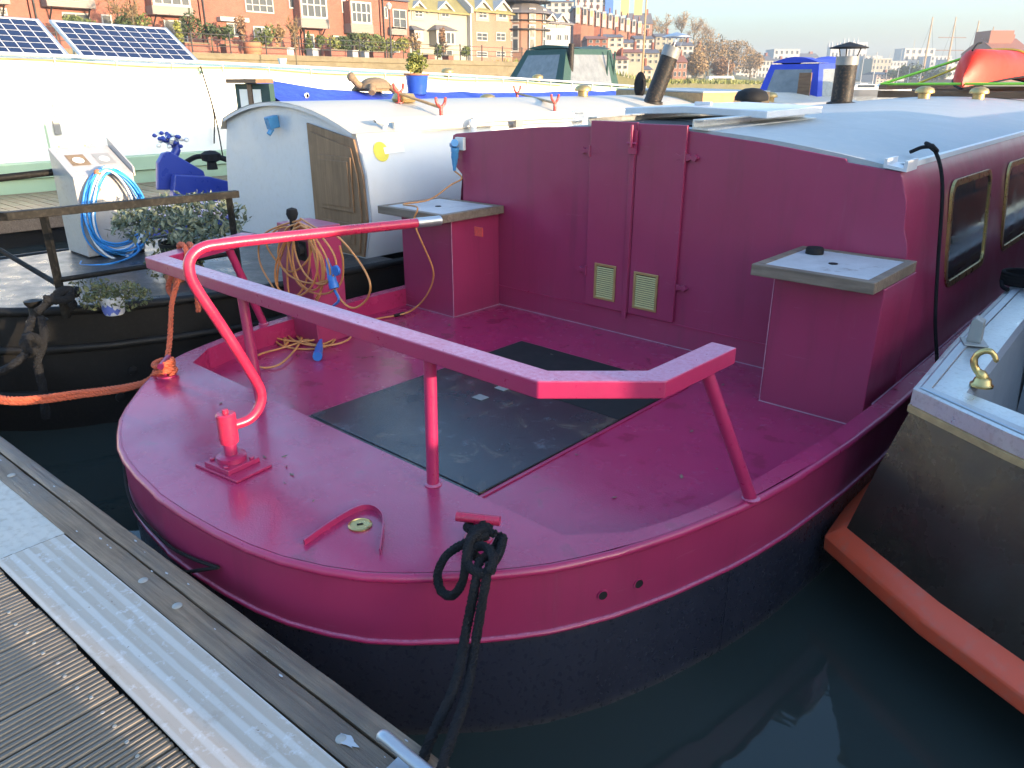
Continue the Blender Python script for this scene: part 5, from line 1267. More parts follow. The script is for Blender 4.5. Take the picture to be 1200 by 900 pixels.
M['brickorange'] = brickmat('orange_brick', (.26,.125,.08,1), (.30,.155,.10,1), (.30,.23,.18,1))
M['brickdark'] = brickmat('dark_brick', (.20,.08,.05,1), (.27,.11,.07,1))
M['render'] = simple('cream_render', (.30,.28,.22,1), .8, var=.08, scale=.5, dirt=(.4,.34,.24,1), dirt_amt=.3)
M['renderwhite'] = simple('white_render', (.40,.39,.36,1), .8, var=.06, scale=.5)
M['renderpink'] = simple('pale_pink_render', (.55,.40,.32,1), .8, var=.08, scale=.5)
M['rendergrey'] = simple('grey_render', (.36,.36,.36,1), .8, var=.1, scale=.5)
M['slate'] = simple('slate_roof', (.13,.12,.12,1), .7, var=.25, scale=1.5, bump=.3, bscale=6)
M['moss'] = simple('mossy_roof', (.20,.18,.07,1), .85, var=.35, scale=1.2, bump=.5, bscale=5, dirt=(.10,.09,.06,1), dirt_amt=.5)
M['tileroof'] = simple('red_tile_roof', (.27,.10,.06,1), .8, var=.25, scale=2)
M['farglass'] = simple('far_window_glass', (.05,.06,.07,1), .12, var=.5, scale=1)
M['spandrel'] = simple('grey_weatherboard', (.21,.19,.17,1), .6, var=.15)
M['bluepanel'] = simple('blue_panel', (.05,.14,.42,1), .6); M['yellowpanel'] = simple('yellow_panel', (.50,.38,.14,1), .6)
M['iron'] = simple('black_iron', (.02,.02,.02,1), .6)
def stonemat():
    t = NT('quay_stone'); v = t.n('ShaderNodeTexVoronoi'); v.inputs['Scale'].default_value = 1.6; t.l(t.map((1,.6,1.3)), v.inputs[0])
    n = t.noise(3, 6, .65); c = t.mix(v.outputs['Color'], (.10,.08,.05,1), (.24,.20,.13,1)); c2 = t.mix(n, (.07,.065,.03,1), (.24,.20,.12,1)); c = t.mix(.6, c, c2)
    t.set(Base_Color=c, Roughness=.9, Normal=t.bump(v.outputs['Distance'], .6, .05)); return t.m
M['stone'] = stonemat()
def groundmat():
    t = NT('bank_ground'); n = t.noise(.12, 6, .65); n2 = t.noise(1.5, 5, .6)
    c = t.ramp(n, [(.3, (.16,.14,.10)), (.5, (.11,.11,.05)), (.7, (.20,.17,.11))]); c = t.mix(n2, c, (.10,.10,.045,1))
    t.set(Base_Color=c, Roughness=.95); return t.m
M['ground'] = groundmat()
M['twig'] = leafmat('bare_twigs', (.16, .105, .05), (.33, .225, .11), .85)
M['twigred'] = leafmat('russet_twigs', (.16, .09, .05), (.30, .18, .10), .85)
M['paving'] = simple('quay_paving', (.28,.25,.21,1), .8, var=.2, scale=1)
shore = [((-44,-120),(-1,0),3.7), ((-44,0),(-1,0),3.7), ((-44,40),(-1,0),3.7), ((-44,62),(-1,0),3.6), ((-45,74),(-1,0.05),2.2), ((-50,110),(-1,.1),2.0), ((-62,160),(-1,.2),2.0), ((-95,250),(-1,.3),2.0), ((-120,340),(-.9,.5),2.0), ((-90,440),(-.6,.8),2.0), ((0,540),(-.3,.95),2.0), ((200,640),(-.1,1),2.0), ((1240,760),(0,1),2.0)]
offs = [0, .02, 12, 22, 45, 80, 130, 220, 420, 680]
def hillz(y, d):
    f = max(0, min(1, (y-70)/60)) if y < 300 else max(.12, 1-(y-300)/140)
    return f*(0 if d < 20 else min(1, (d-20)/110)*17 + max(0, min(1, (d-130)/300))*16)
rows = []
for (p_, dv, zb) in shore:
    D_ = Vector((dv[0], dv[1])).normalized(); row = []
    for k, o_ in enumerate(offs):
        row.append((p_[0]+D_.x*o_, p_[1]+D_.y*o_, -1.0 if k == 0 else zb + hillz(p_[1], o_)))
    rows.append(row)
mb = MB(); mb.loft(rows, closed=False); structure('terrain', mb, M['ground'])
mb = MB(); mb.poly([(-44.0, -110, 3.72), (-44.0, 62, 3.72), (-60, 62, 3.72), (-60, -110, 3.72)]); structure('quayside', mb, M['paving'])
qw = thing('quay_wall', 'long stone quay wall topped by a flat kerb below the brick terrace', 'wall', (-44, -20, 0))
mb = MB(); mb.box(-44.0, -43.8, -110, 63, -1, 3.45); build('wall', mb, M['stone'], qw)
mb = MB(); mb.box(-44.6, -43.72, -110, 63, 3.46, 3.80); build('coping', mb, M['stone'], qw, bevel=.03)
rg = thing('quay_railing', 'thin black iron railing along the top of the stone quay wall', 'railing', (-44.3, 0, 3.8))
f_ = None
for k in range(34):
    y = -20 + 2.45*k
    if f_ is None:
        mb = MB(); mb.tube([(0,0,0), (0,0,1.12)], .045, 6).lathe([(0,0),(.06,.03),(.05,.09),(0,.11)], (0,0,1.1), 6); f_ = o = build('railing_post', mb, M['iron'], rg, org=(0,0,0))
    else: o = f_.copy(); C.objects.link(o); o.parent = rg
    o.location = Vector((-44.35, y, 3.79))-ORG[rg.name]
for z in (4.2, 4.55, 4.85):
    mb = MB(); mb.tube([(-44.35, -20, z), (-44.35, 60.8, z)], .022, 5); build('rail', mb, M['iron'], rg)
def streetlamp(px, py0, D_x, lab, h):
    p = lx(px, 70, D_x); l_ = thing('street_lamp', lab, 'street lamp', (p.x, p.y, 3.72))
    mb = MB(); mb.tube([(p.x, p.y, 3.72), (p.x, p.y, 3.72+h)], [.09]+[.05]*4, 8); build('pole', mb, M['iron'], l_)
    mb = MB(); mb.lathe([(0,0),(.12,.02),(.22,.30),(.1,.45),(0,.5)], (p.x, p.y, 3.72+h), 8); build('lantern', mb, M['renderwhite'], l_)
streetlamp(459, 10, -45.5, 'black street lamp on the quay in front of the last brick house', 3.4)

# ------------------------------------------------------------------ window helper for fronts facing the water
def win(parent, X, y0, y1, z0, z1, nx=2, nz=2, fm='renderwhite', t_=.09, proud=.06):
    mb = MB(); a, b = X+.004, X+proud
    def bx(ya, yb, za, zb): mb.box(a, b, ya, yb, za, zb)
    bx(y0, y1, z0, z0+t_); bx(y0, y1, z1-t_, z1); bx(y0, y0+t_, z0+t_, z1-t_); bx(y1-t_, y1, z0+t_, z1-t_)
    for i in range(1, nx): yc = y0+(y1-y0)*i/nx; bx(yc-t_*.35, yc+t_*.35, z0+t_, z1-t_)
    for i in range(1, nz):
        zc = z0+(z1-z0)*i/nz
        for j in range(nx):
            ya = y0+(y1-y0)*j/nx + t_*.4; yb = y0+(y1-y0)*(j+1)/nx - t_*.4; bx(ya, yb, zc-t_*.3, zc+t_*.3)
    wf = build('window', mb, M[fm], parent)
    mb = MB(); mb.poly([(X+.012, y0+t_*.5, z0+t_*.5), (X+.012, y1-t_*.5, z0+t_*.5), (X+.012, y1-t_*.5, z1-t_*.5), (X+.012, y0+t_*.5, z1-t_*.5)]); build('pane', mb, M['farglass'], wf)
    return wf
def pxwin(parent, X, p0, p1, q0, q1, **k):
    a, b = lx(p0, (q0+q1)/2, X), lx(p1, (q0+q1)/2, X); m_ = (p0+p1)/2
    za, zb = lx(m_, q1, X).z, lx(m_, q0, X).z
    return win(parent, X, a.y, b.y, za, zb, **k)
FX = -53.0
def Yp(px, X=FX, py=40): return lx(px, py, X).y
def brickhouse(p0, p1, lab, ztop, m='brick'):
    y0, y1 = Yp(p0), Yp(p1)
    h = thing('terraced_house', lab, 'house', (FX-4, (y0+y1)/2, 3.7), 'red brick terrace on the quay')
    mb = MB(); mb.box(FX-9, FX, y0, y1-.04, 3.7, ztop); build('wall', mb, M[m], h)
    mb = MB(); mb.extr([(FX+.35, y0, ztop), (FX-4.5, y0, ztop+2.6), (FX-9.3, y0, ztop)], (0, y1-y0-.04, 0)); build('roof', mb, M['slate'], h)
    mb = MB(); mb.tube([(FX+.08, y0+.25, 3.75), (FX+.08, y0+.25, ztop)], .06, 6); build('downpipe', mb, M['iron'], h)
    return h
def bay(h, p0, p1, qt, qm, qb, nx, dep=.9):
    y0, y1 = Yp(p0, FX+dep), Yp(p1, FX+dep); m_ = (p0+p1)/2
    zt, zm, zb = lx(m_, qt, FX+dep).z, lx(m_, qm, FX+dep).z, lx(m_, qb, FX+dep).z
    mb = MB(); mb.box(FX+.003, FX+dep, y0, y1, zb, zm); n = 6
    for k in range(n): 
        z = zb+(zm-zb)*k/n; mb.box(FX+dep, FX+dep+.03, y0+.02, y1-.02, z+.02, z+(zm-zb)/n-.02)
    by = build('bay', mb, M['spandrel'], h)
    mb = MB(); mb.box(FX+.003, FX+dep-.05, y0+.04, y1-.04, zm+.003, zt); build('bay_side', mb, M['brickdark'], h)
    win(h, FX+dep-.05, y0+.1, y1-.1, zm+.01, zt, nx=nx, nz=2, t_=.14)
    for yy in (y0+.3, y1-.3):
        mb = MB(); mb.tube([(FX+.02, yy, zb-.7), (FX+dep*.8, yy, zb-.02)], .05, 5); build('bracket', mb, M['iron'], h)
h1 = brickhouse(-190, 40, 'red brick terraced house above the left solar panel, cut by the picture edge', 10.5)
bay(h1, -30, 20, -26, -4, 4, 4); pxwin(h1, FX, -10, 8, 9, 18); 
h2 = brickhouse(41, 158, 'red brick terraced house with a wide slatted bay above the right solar panel', 10.5)
bay(h2, 62, 118, -30, -3, 9, 5); pxwin(h2, FX, 22+2, 39, 10, 20, nx=1) if False else None
pxwin(h2, FX, 73, 105, 15, 27, nx=2, nz=1); pxwin(h2, FX, 119, 131, 17, 32, nx=1, nz=1)
h3 = brickhouse(159, 237, 'red brick terraced house with a grey bay and a pale garden door', 10.4)
bay(h3, 183, 230, -18, 8, 18, 4); pxwin(h3, FX, 193, 219, 24, 50, nx=2, nz=1)
h4 = brickhouse(238, 352, 'widest red brick terraced house with a six pane window and a white awning box', 10.3)
pxwin(h4, FX, 287, 320, -3, 15, nx=4, nz=2); pxwin(h4, FX, 338, 345, -5, 10, nx=1, nz=1); pxwin(h4, FX, 266, 282, 27, 43, nx=2, nz=1); pxwin(h4, FX, 297, 317, 31, 50, nx=2, nz=1)
a_, b_ = lx(254, 21, FX), lx(288, 25, FX); mb = MB(); mb.box(FX+.004, FX+.5, a_.y, b_.y, a_.z-.2, a_.z+.08); build('awning_box', mb, M['renderwhite'], h4)
h5 = brickhouse(353, 408, 'red brick terraced house with a tall dark sided bay in the middle of the terrace', 10.3)
bay(h5, 354, 387, -10, 22, 33, 4); pxwin(h5, FX, 400, 405, 0, 15, nx=1, nz=1); pxwin(h5, FX, 358, 368, 40, 56, nx=1, nz=1); pxwin(h5, FX, 390, 404, 42, 58, nx=2, nz=1)
h6 = brickhouse(409, 446, 'narrow red brick terraced house with a bay, next to the end house', 9.8)
bay(h6, 412, 438, 2, 28, 39, 4); pxwin(h6, FX, 418, 432, 46, 60, nx=2, nz=1)
h7 = brickhouse(447, 480, 'end red brick terraced house beside the cream gabled house', 8.6)
pxwin(h7, FX, 460, 476, 11, 33, nx=2, nz=2); bay(h7, 459, 477, 32, 34, 41, 2, .5); pxwin(h7, FX, 450, 454, 8, 22, nx=1, nz=1); pxwin(h7, FX, 456, 468, 48, 62, nx=2, nz=1)
# cream gabled house and orange brick house with turret
def bigblock(px0, px1, X, q_e, m, lab, name='apartment_house', roof='moss', cat='house', dep=9, rise=3.2):
    y0, y1 = lx(px0, 50, X).y, lx(px1, 50, X).y; ze = lx((px0+px1)/2, q_e, X).z
    h = thing(name, lab, cat, (X-4, (y0+y1)/2, 3.7))
    mb = MB(); mb.box(X-dep, X, y0, y1, 3.0, ze); build('wall', mb, M[m], h)
    mb = MB(); mb.extr([(X+.4, y0-.2, ze-.1), (X+.4, y0-.2, ze+.05), (X-dep/2, y0-.2, ze+rise), (X-dep-.3, y0-.2, ze)], (0, y1-y0+.4, 0)); build('roof', mb, M[roof], h)
    return h, y0, y1, ze
def dormer(h, X, px, q0, q1, w_):
    p, p2 = lx(px, q1, X), lx(px, q0, X); z0, z1 = p.z, p2.z
    mb = MB(); mb.extr([(X+.06, p.y-w_/2, z0), (X+.06, p.y+w_/2, z0), (X+.06, p.y+w_/2, z1), (X+.06, p.y, z1+w_*.38), (X+.06, p.y-w_/2, z1)], (-3, 0, 0)); d_ = build('dormer', mb, M['render'], h)
    mb = MB()
    for s_ in (-1, 1): mb.extr([(X+.3, p.y, z1+w_*.42), (X+.3, p.y+s_*w_*.72, z1-.12), (X+.3, p.y+s_*w_*.72, z1+.02), (X+.3, p.y, z1+w_*.55)], (-3.4, 0, 0))
    build('dormer_roof', mb, M['renderwhite'], d_)
    win(h, X+.07, p.y-w_*.33, p.y+w_*.33, z0+.25, z1+.1, nx=2, nz=2, t_=.1)
CXF = -56.0
hc, y0, y1, ze = bigblock(479, 549, CXF, 14, 'render', 'cream rendered house with a mossy roof and small gabled dormers', rise=3.8)
for px in (490, 521): dormer(hc, CXF, px, 13, 24, 1.6)
def conservatory(h, X, p0, p1, qt, qm, qb):
    a, b = lx(p0, qm, X+.9), lx(p1, qm, X+.9); zt, zm, zb = lx(p0, qt, X+.9).z, a.z, lx(p0, qb, X+.9).z
    win(h, X+.9, a.y, b.y, zb, zm, nx=4, nz=1, t_=.2)
    mb = MB(); mb.box(X+.004, X+.88, a.y, b.y, zb, zm); build('bay', mb, M['render'], h)
    mb = MB(); c_ = (a.y+b.y)/2; mb.add([(X+1.2, a.y-.3, zm), (X+1.2, b.y+.3, zm), (X+.2, c_+(b.y-a.y)*.25, zt), (X+.2, c_-(b.y-a.y)*.25, zt), (X, a.y-.3, zm), (X, b.y+.3, zm)], [(0,1,2,3),(0,3,4),(1,5,2)]); build('bay_roof', mb, M['slate'], h)
conservatory(hc, CXF, 485, 495, 29, 35, 48); conservatory(hc, CXF, 511, 533, 28, 35, 53)
pxwin(hc, CXF, 483, 493, 52, 66); pxwin(hc, CXF, 516, 530, 58, 70)
mb = MB(); zr_ = lx(548, -2, CXF).z
mb.extr([(CXF+.45, y1-.15, 3.7), (CXF+.45, y1+.05, 3.7), (CXF+.45, y1+.05, ze+.6), (CXF+.45, y1-.15, ze+.6)], (-.5, 0, 0)); mb.extr([(CXF+.7, y1-.25, ze+.1), (CXF+.7, y1-.25, ze+.6), (CXF-4.5, y1-.25, ze+4.5), (CXF-9.2, y1-.25, ze+.6), (CXF-9.2, y1-.25, ze)], (0, .3, 0))
build('gable_wall', mb, M['renderwhite'], hc)
ho, y0, y1, ze = bigblock(550, 612, CXF, 15, 'brickorange', 'orange brick apartment house with a round turret at its corner', rise=3.6)
for px in (565, 588): dormer(ho, CXF, px, 13, 25, 1.9)
for p0, p1 in ((558, 571), (581, 592), (598, 606)):
    for q0, q1 in ((38, 48), (60, 67)): pxwin(ho, CXF, p0, p1, q0, q1)
pxwin(ho, CXF, 599, 606, 18, 26)
tcen = lx(622, 60, CXF+.5); zt = lx(622, 15, CXF).z
mb = MB(); mb.lathe([(2.5, 0), (2.5, zt-3.4)], (tcen.x-1.2, tcen.y, 3.2), 14); tu = build('turret', mb, M['brickorange'], ho, smooth=25)
mb = MB(); mb.lathe([(3.1, 0), (3.0, .1), (.9, 1.55), (.9, 1.7), (0, 2.1)], (tcen.x-1.2, tcen.y, zt-.2), 14); build('turret_roof', mb, M['slate'], tu)
for z in (5.2, 8.0, zt-2.6):
    for k in range(-1, 3):
        a_ = R(40*k-25); c_ = Vector((tcen.x-1.2+2.53*math.cos(a_), tcen.y+2.53*math.sin(a_), z)); tv = Vector((-math.sin(a_), math.cos(a_), 0))*.36; nv = Vector((math.cos(a_), math.sin(a_), 0))*.05
        mb = MB(); mb.hexa([c_-tv, c_-tv+nv, c_+tv+nv, c_+tv], [c_-tv+Vector((0,0,1.35)), c_-tv+nv+Vector((0,0,1.35)), c_+tv+nv+Vector((0,0,1.35)), c_+tv+Vector((0,0,1.35))]); w_ = build('window', mb, M['renderwhite'], ho)
        mb = MB(); mb.poly([c_-tv*.7+nv*1.1+Vector((0,0,.15)), c_+tv*.7+nv*1.1+Vector((0,0,.15)), c_+tv*.7+nv*1.1+Vector((0,0,1.2)), c_-tv*.7+nv*1.1+Vector((0,0,1.2))]); build('pane', mb, M['farglass'], w_)
for z in (7.3, 10.0):
    mb = MB(); mb.lathe([(2.9,0),(2.9,.12),(0,.12)], (tcen.x-1.0, tcen.y, z), 14).lathe([(2.9,0),(2.9,.05)], (tcen.x-1.0, tcen.y, z+.9), 14); build('balcony', mb, M['iron'], ho)
hw, y0, y1, ze = bigblock(634, 668, CXF+1.2, 27, 'renderwhite', 'sunlit white rendered house joined to the right of the turret', roof='slate', rise=2.2)
for px in (645, 657): dormer(hw, CXF+1.2, px, 26, 33, 1.6)
for p0, p1 in ((640, 646), (652, 658), (661, 666)):
    for q0, q1 in ((40, 48), (56, 65)): pxwin(hw, CXF+1.2, p0, p1, q0, q1, nx=2, nz=1)

# ------------------------------------------------------------------ generic houses on the hill and the far banks
def house(px0, px1, qtop, qbase, D, m, lab, rz=0, roof='slate', rise=.3, cols=3, rows_=2, name='house', cat='house', group=None, dep=8, win_m='farglass', flat=False, bays=False):
    a, b = far(px0, qbase, D), far(px1, qbase, D); w_ = (b-a).length; zb = a.z; zt = far((px0+px1)/2, qtop, D).z; h_ = zt-zb
    c_ = (a+b)/2
    h = thing(name, lab, cat, (c_.x, c_.y, zb), group); h.rotation_euler = (0, 0, YAW + rz)
    hh = h_*(1-(0 if flat else rise)); org = (0,0,0)
    def bld(nm, mb, mm, par=h): 
        o = build(nm, mb, mm, par, org=org); return o
    mb = MB(); mb.box(-w_/2, w_/2, 0, dep, -4, hh); bld('wall', mb, M[m])
    if flat: mb = MB(); mb.box(-w_/2-.1, w_/2+.1, -.1, dep+.1, hh, hh+.25); bld('roof', mb, M['rendergrey'])
    else:
        mb = MB(); mb.extr([(-w_/2-.1, -.35, hh), (-w_/2-.1, dep/2, h_), (-w_/2-.1, dep+.35, hh)], (w_+.2, 0, 0)); rf = bld('roof', mb, M[roof])
        mb = MB(); mb.box(w_*.28, w_*.38, dep*.42, dep*.58, h_-.8, h_+.9); bld('chimney_stack', mb, M['brick'], rf)
    base = None; ww = w_/cols
    for i in range(cols):
        for j in range(rows_):
            if base is None:
                mb = MB(); x_, z_ = ww*.26, hh/rows_*.30; mb.box(-x_, x_, -.06, -.004, -z_, z_); base = o = bld('window', mb, M['renderwhite'] if m != 'renderwhite' else M['spandrel'])
                mb = MB(); mb.poly([(-x_*.78, -.066, -z_*.85), (x_*.78, -.066, -z_*.85), (x_*.78, -.066, z_*.85), (-x_*.78, -.066, z_*.85)]); pn = bld('pane', mb, M[win_m], o)
            else: o = copy_tree(base, h)
            o.location = (-w_/2+ww*(i+.5), 0, hh*(j+.55)/rows_)
    return h
# brick terrace with white dormers on the hill: one house each
N_ = 11
ORD = ['first', 'second', 'third', 'fourth', 'fifth', 'sixth', 'seventh', 'eighth', 'ninth', 'tenth', 'eleventh', 'twelfth', 'thirteenth', 'fourteenth', 'fifteenth', 'sixteenth']
for k in range(N_):
    u0, u1 = k/N_, (k+1)/N_
    px0, px1 = 672+(752-672)*u0**.92, 672+(752-672)*u1**.92
    D = 120+75*u0; qt = 4+21*u0; qb = 30+13*u0
    h = house(px0, px1, qt, qb, D, 'brickorange' if k % 3 else 'brick', f'brick house with a white front dormer, {ORD[k]} from the left in the hillside terrace', rz=.0, rise=.22, cols=2, rows_=2, name='terraced_house', group='hillside terrace above the harbour')
    w_ = (far(px1, qb, D)-far(px0, qb, D)).length; hh = (far(px0, qt, D).z-far(px0, qb, D).z)
    mb = MB(); mb.box(-w_*.28, w_*.28, -.7, -.07, hh*.12, hh*.9); build('bay', mb, M['renderwhite'], h, org=(0,0,0))
    mb = MB(); mb.poly([(-w_*.2, -.705, hh*.5), (w_*.2, -.705, hh*.5), (w_*.2, -.705, hh*.8), (-w_*.2, -.705, hh*.8)]); build('bay_pane', mb, M['farglass' if k % 2 else 'yellowpanel'], h, org=(0,0,0))
house(640, 672, -2, 16, 150, 'renderwhite', 'white rendered flats behind the turret roof', rise=.25, cols=4, rows_=2, name='apartment_block', cat='flats')
h = house(674, 712, -10, 12, 190, 'renderwhite', 'tall white flats with blue and yellow panels on the hilltop', flat=True, cols=5, rows_=3, name='apartment_block', cat='flats')
for dx_, m_ in ((9, 'bluepanel'), (12.5, 'yellowpanel'), (15.5, 'yellowpanel')):
    mb = MB(); mb.box(dx_-6, dx_-4.2, -.4, -.08, -1, 5.4); build('colour_panel', mb, M[m_], h, org=(0,0,0))
house(736, 764, 14, 42, 215, 'brickdark', 'brown brick house at the right end of the hillside terrace', rise=.5, cols=2, rows_=2)
hs_ = [(688,712,40,58,105,'brick','low red brick house left of the green canopy poles','tileroof'),(705,730,38,56,112,'renderpink','pale pink gabled house behind the green canopy','slate'),(722,744,44,64,118,'renderwhite','white house with a dark slate roof just right of the green canopy','slate'),
 (730,752,56,74,105,'render','cream waterside house low behind the green canopy poles','tileroof'),(744,766,40,58,135,'renderwhite','white house left of the leaning chimney cowl','slate'),(752,772,56,76,125,'render','cream three storey house left of the leaning chimney','slate'),
 (716,736,64,82,98,'renderwhite','small white house at the foot of the hill','tileroof'),(744,764,76,94,108,'renderpink','pale house low on the bank, left of the leaning chimney','slate'),(793,812,48,66,170,'renderwhite','white house above the red shed, right of the leaning chimney','slate'),
 (806,826,54,70,185,'render','cream house among the brown trees','tileroof'),(788,804,64,92,140,'brickdark','dark red boat shed right of the leaning chimney','tileroof'),(768,788,38,54,180,'render','cream house behind the leaning chimney','slate')]
for (p0,p1,qt,qb,D,m_,lab,rf) in hs_: house(p0,p1,qt,qb,D,m_,lab,roof=rf,rise=.32,cols=3,rows_=2)
mp = thing('flagpole', 'tall thin pole standing left of the leaning chimney', 'pole', far(752, 100, 92))
mb = MB(); q0, q1 = far(751.5, 104, 92), far(755, -8, 92); mb.tube([q0, (q0.x, q0.y, q1.z)], [.13]+[.07]*3, 6); build('pole', mb, M['pinewood'], mp)
# far skyline
sk = [(884,904,64,92,330,'renderwhite','white gabled waterside flats left of the blue canopy',0),(900,922,68,92,345,'renderwhite','stepped white flats behind the blue canopy',0),(905,935,58,80,420,'rendergrey','grey flat roofed block behind the white flats',1),(925,958,62,84,460,'render','long cream block above the blue canopy',0),
 (1010,1030,66,92,420,'rendergrey','grey office block right of the vertical chimney',1),(1020,1042,69,90,390,'render','sandy warehouse with tall windows right of the chimney',1),(1040,1060,72,92,430,'rendergrey','grey block behind the moored boats',1),(1057,1092,57,80,520,'renderwhite','pale stepped block behind the tall ship masts',1),
 (990,1012,50,84,560,'rendergrey','distant grey tower block behind the chimney',1),(1088,1112,66,84,500,'rendergrey','grey shed behind the tall ship',1),(960,990,72,88,480,'render','distant stone building under the cathedral towers',0),(1026,1048,84,97,330,'renderpink','low gabled boathouse by the far moorings',0),(1108,1140,70,90,470,'renderwhite','pale quayside building behind the red canoe',1),(862,886,72,92,300,'renderwhite','white houses beyond the brown trees',0),(1136,1170,74,90,480,'brickdark','dark warehouse behind the canoe bow',1)]
for (p0,p1,qt,qb,D,m_,lab,fl) in sk: house(p0,p1,qt,qb,D,m_,lab,flat=bool(fl),rise=.25,cols=5,rows_=3,dep=14,name='building' if fl else 'house',cat='building')
h = house(1164, 1206, 43, 76, 210, 'brickdark', 'large red brick warehouse with a stepped roof behind the canoe', roof='tileroof', rise=.55, cols=4, rows_=1, dep=16, name='warehouse', cat='warehouse')
a_ = far(1172, 43, 212); 
mb = MB(); mb.box(-4.0, 2.0, 5, 12, 3, 8.2); build('roof_step', mb, M['tileroof'], h, org=(0,0,0))
for px0, px1, qt, lab in ((970, 981, 51, 'square church tower with corner pinnacles above the blue canopy'), (988, 1001, 47, 'church tower partly hidden behind the vertical chimney')):
    D = 540; a, b = far(px0, 84, D), far(px1, 84, D); c_ = (a+b)/2; w_ = (b-a).length; zt = far(px0, qt+4, D).z
    h = thing('church_tower', lab, 'tower', (c_.x, c_.y, 4)); h.rotation_euler = (0,0,YAW)
    mb = MB(); mb.box(-w_/2, w_/2, 0, w_, 0, zt-4); build('tower', mb, M['rendergrey'], h, org=(0,0,0))
    for s1 in (-1, 1):
        for s2 in (0, 1):
            mb = MB(); x_, y_ = s1*w_*.42, .4+s2*(w_-.8); mb.lathe([(.8,0),(.7,1.2),(0,4.0)], (x_, y_, zt-4), 6); build('pinnacle', mb, M['rendergrey'], h, org=(0,0,0))
    for s1 in (-.2, .2):
        mb = MB(); mb.extr([(s1*w_-.5, -.02, zt-12), (s1*w_+.5, -.02, zt-12), (s1*w_+.5, -.02, zt-8), (s1*w_, -.02, zt-7), (s1*w_-.5, -.02, zt-8)], (0, -.1, 0)); build('belfry_window', mb, M['farglass'], h, org=(0,0,0))
# tall ship
D = 400
c_ = far(1115, 100, D); ts = thing('tall_ship', 'tall sailing ship with four bare masts far down the harbour', 'ship', (c_.x, c_.y, 0)); ts.rotation_euler = (0,0,YAW+.1)
mb = MB(); mb.loft([[(x, -4*s_, z), (x, 4*s_, z)][::1] for x, s_, z in ((-22,.1,4),(-15,.8,3.4),(15,.9,3.6),(24,.05,5))], closed=False)
rings = [[(x, -4.5*s_*k, zz*f_) for k, f_ in ((-1,1),(-.8,0),(.8,0),(1,1))] for x, s_, zz in ((-24,.3,5),(-16,.9,4.2),(0,1,4),(16,.9,4.3),(26,.1,5.5))]
mb.loft(rings, closed=False); build('hull', mb, M['black'], ts, org=(0,0,0))
for px, qt, yd in ((1081.5, 20, ()), (1106, 20, (44, 59)), (1131, 24, ()), (1148, 31, ())):
    zt = far(px, qt, D).z; x_ = (px-1115)/F*D/1.07*1.0*1.14
    mb = MB(); mb.tube([(x_, 0, 2), (x_, 0, zt)], [.55]+[.25]*3, 6)
    mk = build('mast', mb, M['pinewood'], ts, org=(0,0,0))
    for q_ in yd:
        zy = far(px, q_, D).z; mb = MB(); mb.tube([(x_-7, 0, zy), (x_+7, 0, zy)], .2, 5); build('yard', mb, M['woodbrown'], mk, org=(0,0,0))
    mb = MB()
    for s_ in (-1, 1): mb.tube([(x_, 0, zt-2), (x_+s_*6, 0, 4)], .06, 4)
    build('stay', mb, M['iron'], mk, org=(0,0,0))
# small boats at the far moorings
def smallboat(px, D, L_, m, cab, lab, mast=0, rz=0, group=None):
    d = ray(px, 100); d.z = 0; d /= (-math.sin(YAW)*d.x + math.cos(YAW)*d.y); p = O + d*D
    b = thing('moored_cruiser', lab, 'boat', (p.x, p.y, 0), group); b.rotation_euler = (0,0,YAW+rz)
    hw = L_*.17
    mb = MB(); mb.loft([[(x*L_, y*hw*(1 if z > 0 else .8), z) for y, z in ((-1*s_, .9+.35*max(0,x)), (-.8*s_, -.3), (.8*s_, -.3), (1*s_, .9+.35*max(0,x)))] for x, s_ in ((-.5,.85),(-.2,1),(.15,.95),(.38,.55),(.5,.05))], closed=True); build('hull', mb, M[m], b, org=(0,0,0))
    mb = MB(); mb.extr([(-.32*L_, -hw*.7, .85), (.18*L_, -hw*.7, .9), (.08*L_, -hw*.7, .9+cab), (-.28*L_, -hw*.7, .9+cab)], (0, hw*1.4, 0)); cb_ = build('cabin', mb, M['bigwhite'], b, org=(0,0,0))
    mb = MB(); mb.box(-.24*L_, .06*L_, -hw*.7-.03, -hw*.7-.005, .9+cab*.45, .9+cab*.85); build('window', mb, M['farglass'], cb_, org=(0,0,0))
    if mast:
        mb = MB(); mb.tube([(.02*L_, 0, .9), (.02*L_, 0, mast)], [.12]+[.07]*2, 5).tube([(.02*L_, 0, 2.2), (-.4*L_, 0, 2.3)], .09, 5); build('mast', mb, M['renderwhite'], b, org=(0,0,0))
rb = random.Random(31)
for k in range(16):
    px = 1008 + 4.6*k + rb.uniform(-1.5, 1.5); D = rb.uniform(170, 300)
    smallboat(px, D, rb.uniform(7, 11), ('bigwhite', 'rudderblue', 'black', 'rendergrey')[k % 4], rb.uniform(.8, 1.5), f'small {("white", "blue", "black", "grey")[k % 4]} hulled boat, {ORD[k]} from the left in the far marina', mast=(rb.uniform(7, 13) if k % 3 == 0 else 0), rz=rb.uniform(-1, 1), group='boats at the far moorings')
smallboat(850, 165, 13, 'rendergrey', 2.6, 'large grey workboat under the brown trees', mast=6.5)
smallboat(812, 150, 9, 'bigwhite', 1.3, 'small white boat moored by the red boat shed', rz=.5)
smallboat(873, 190, 9, 'bigwhite', 1.4, 'small white boat moored beyond the grey workboat', rz=.3)
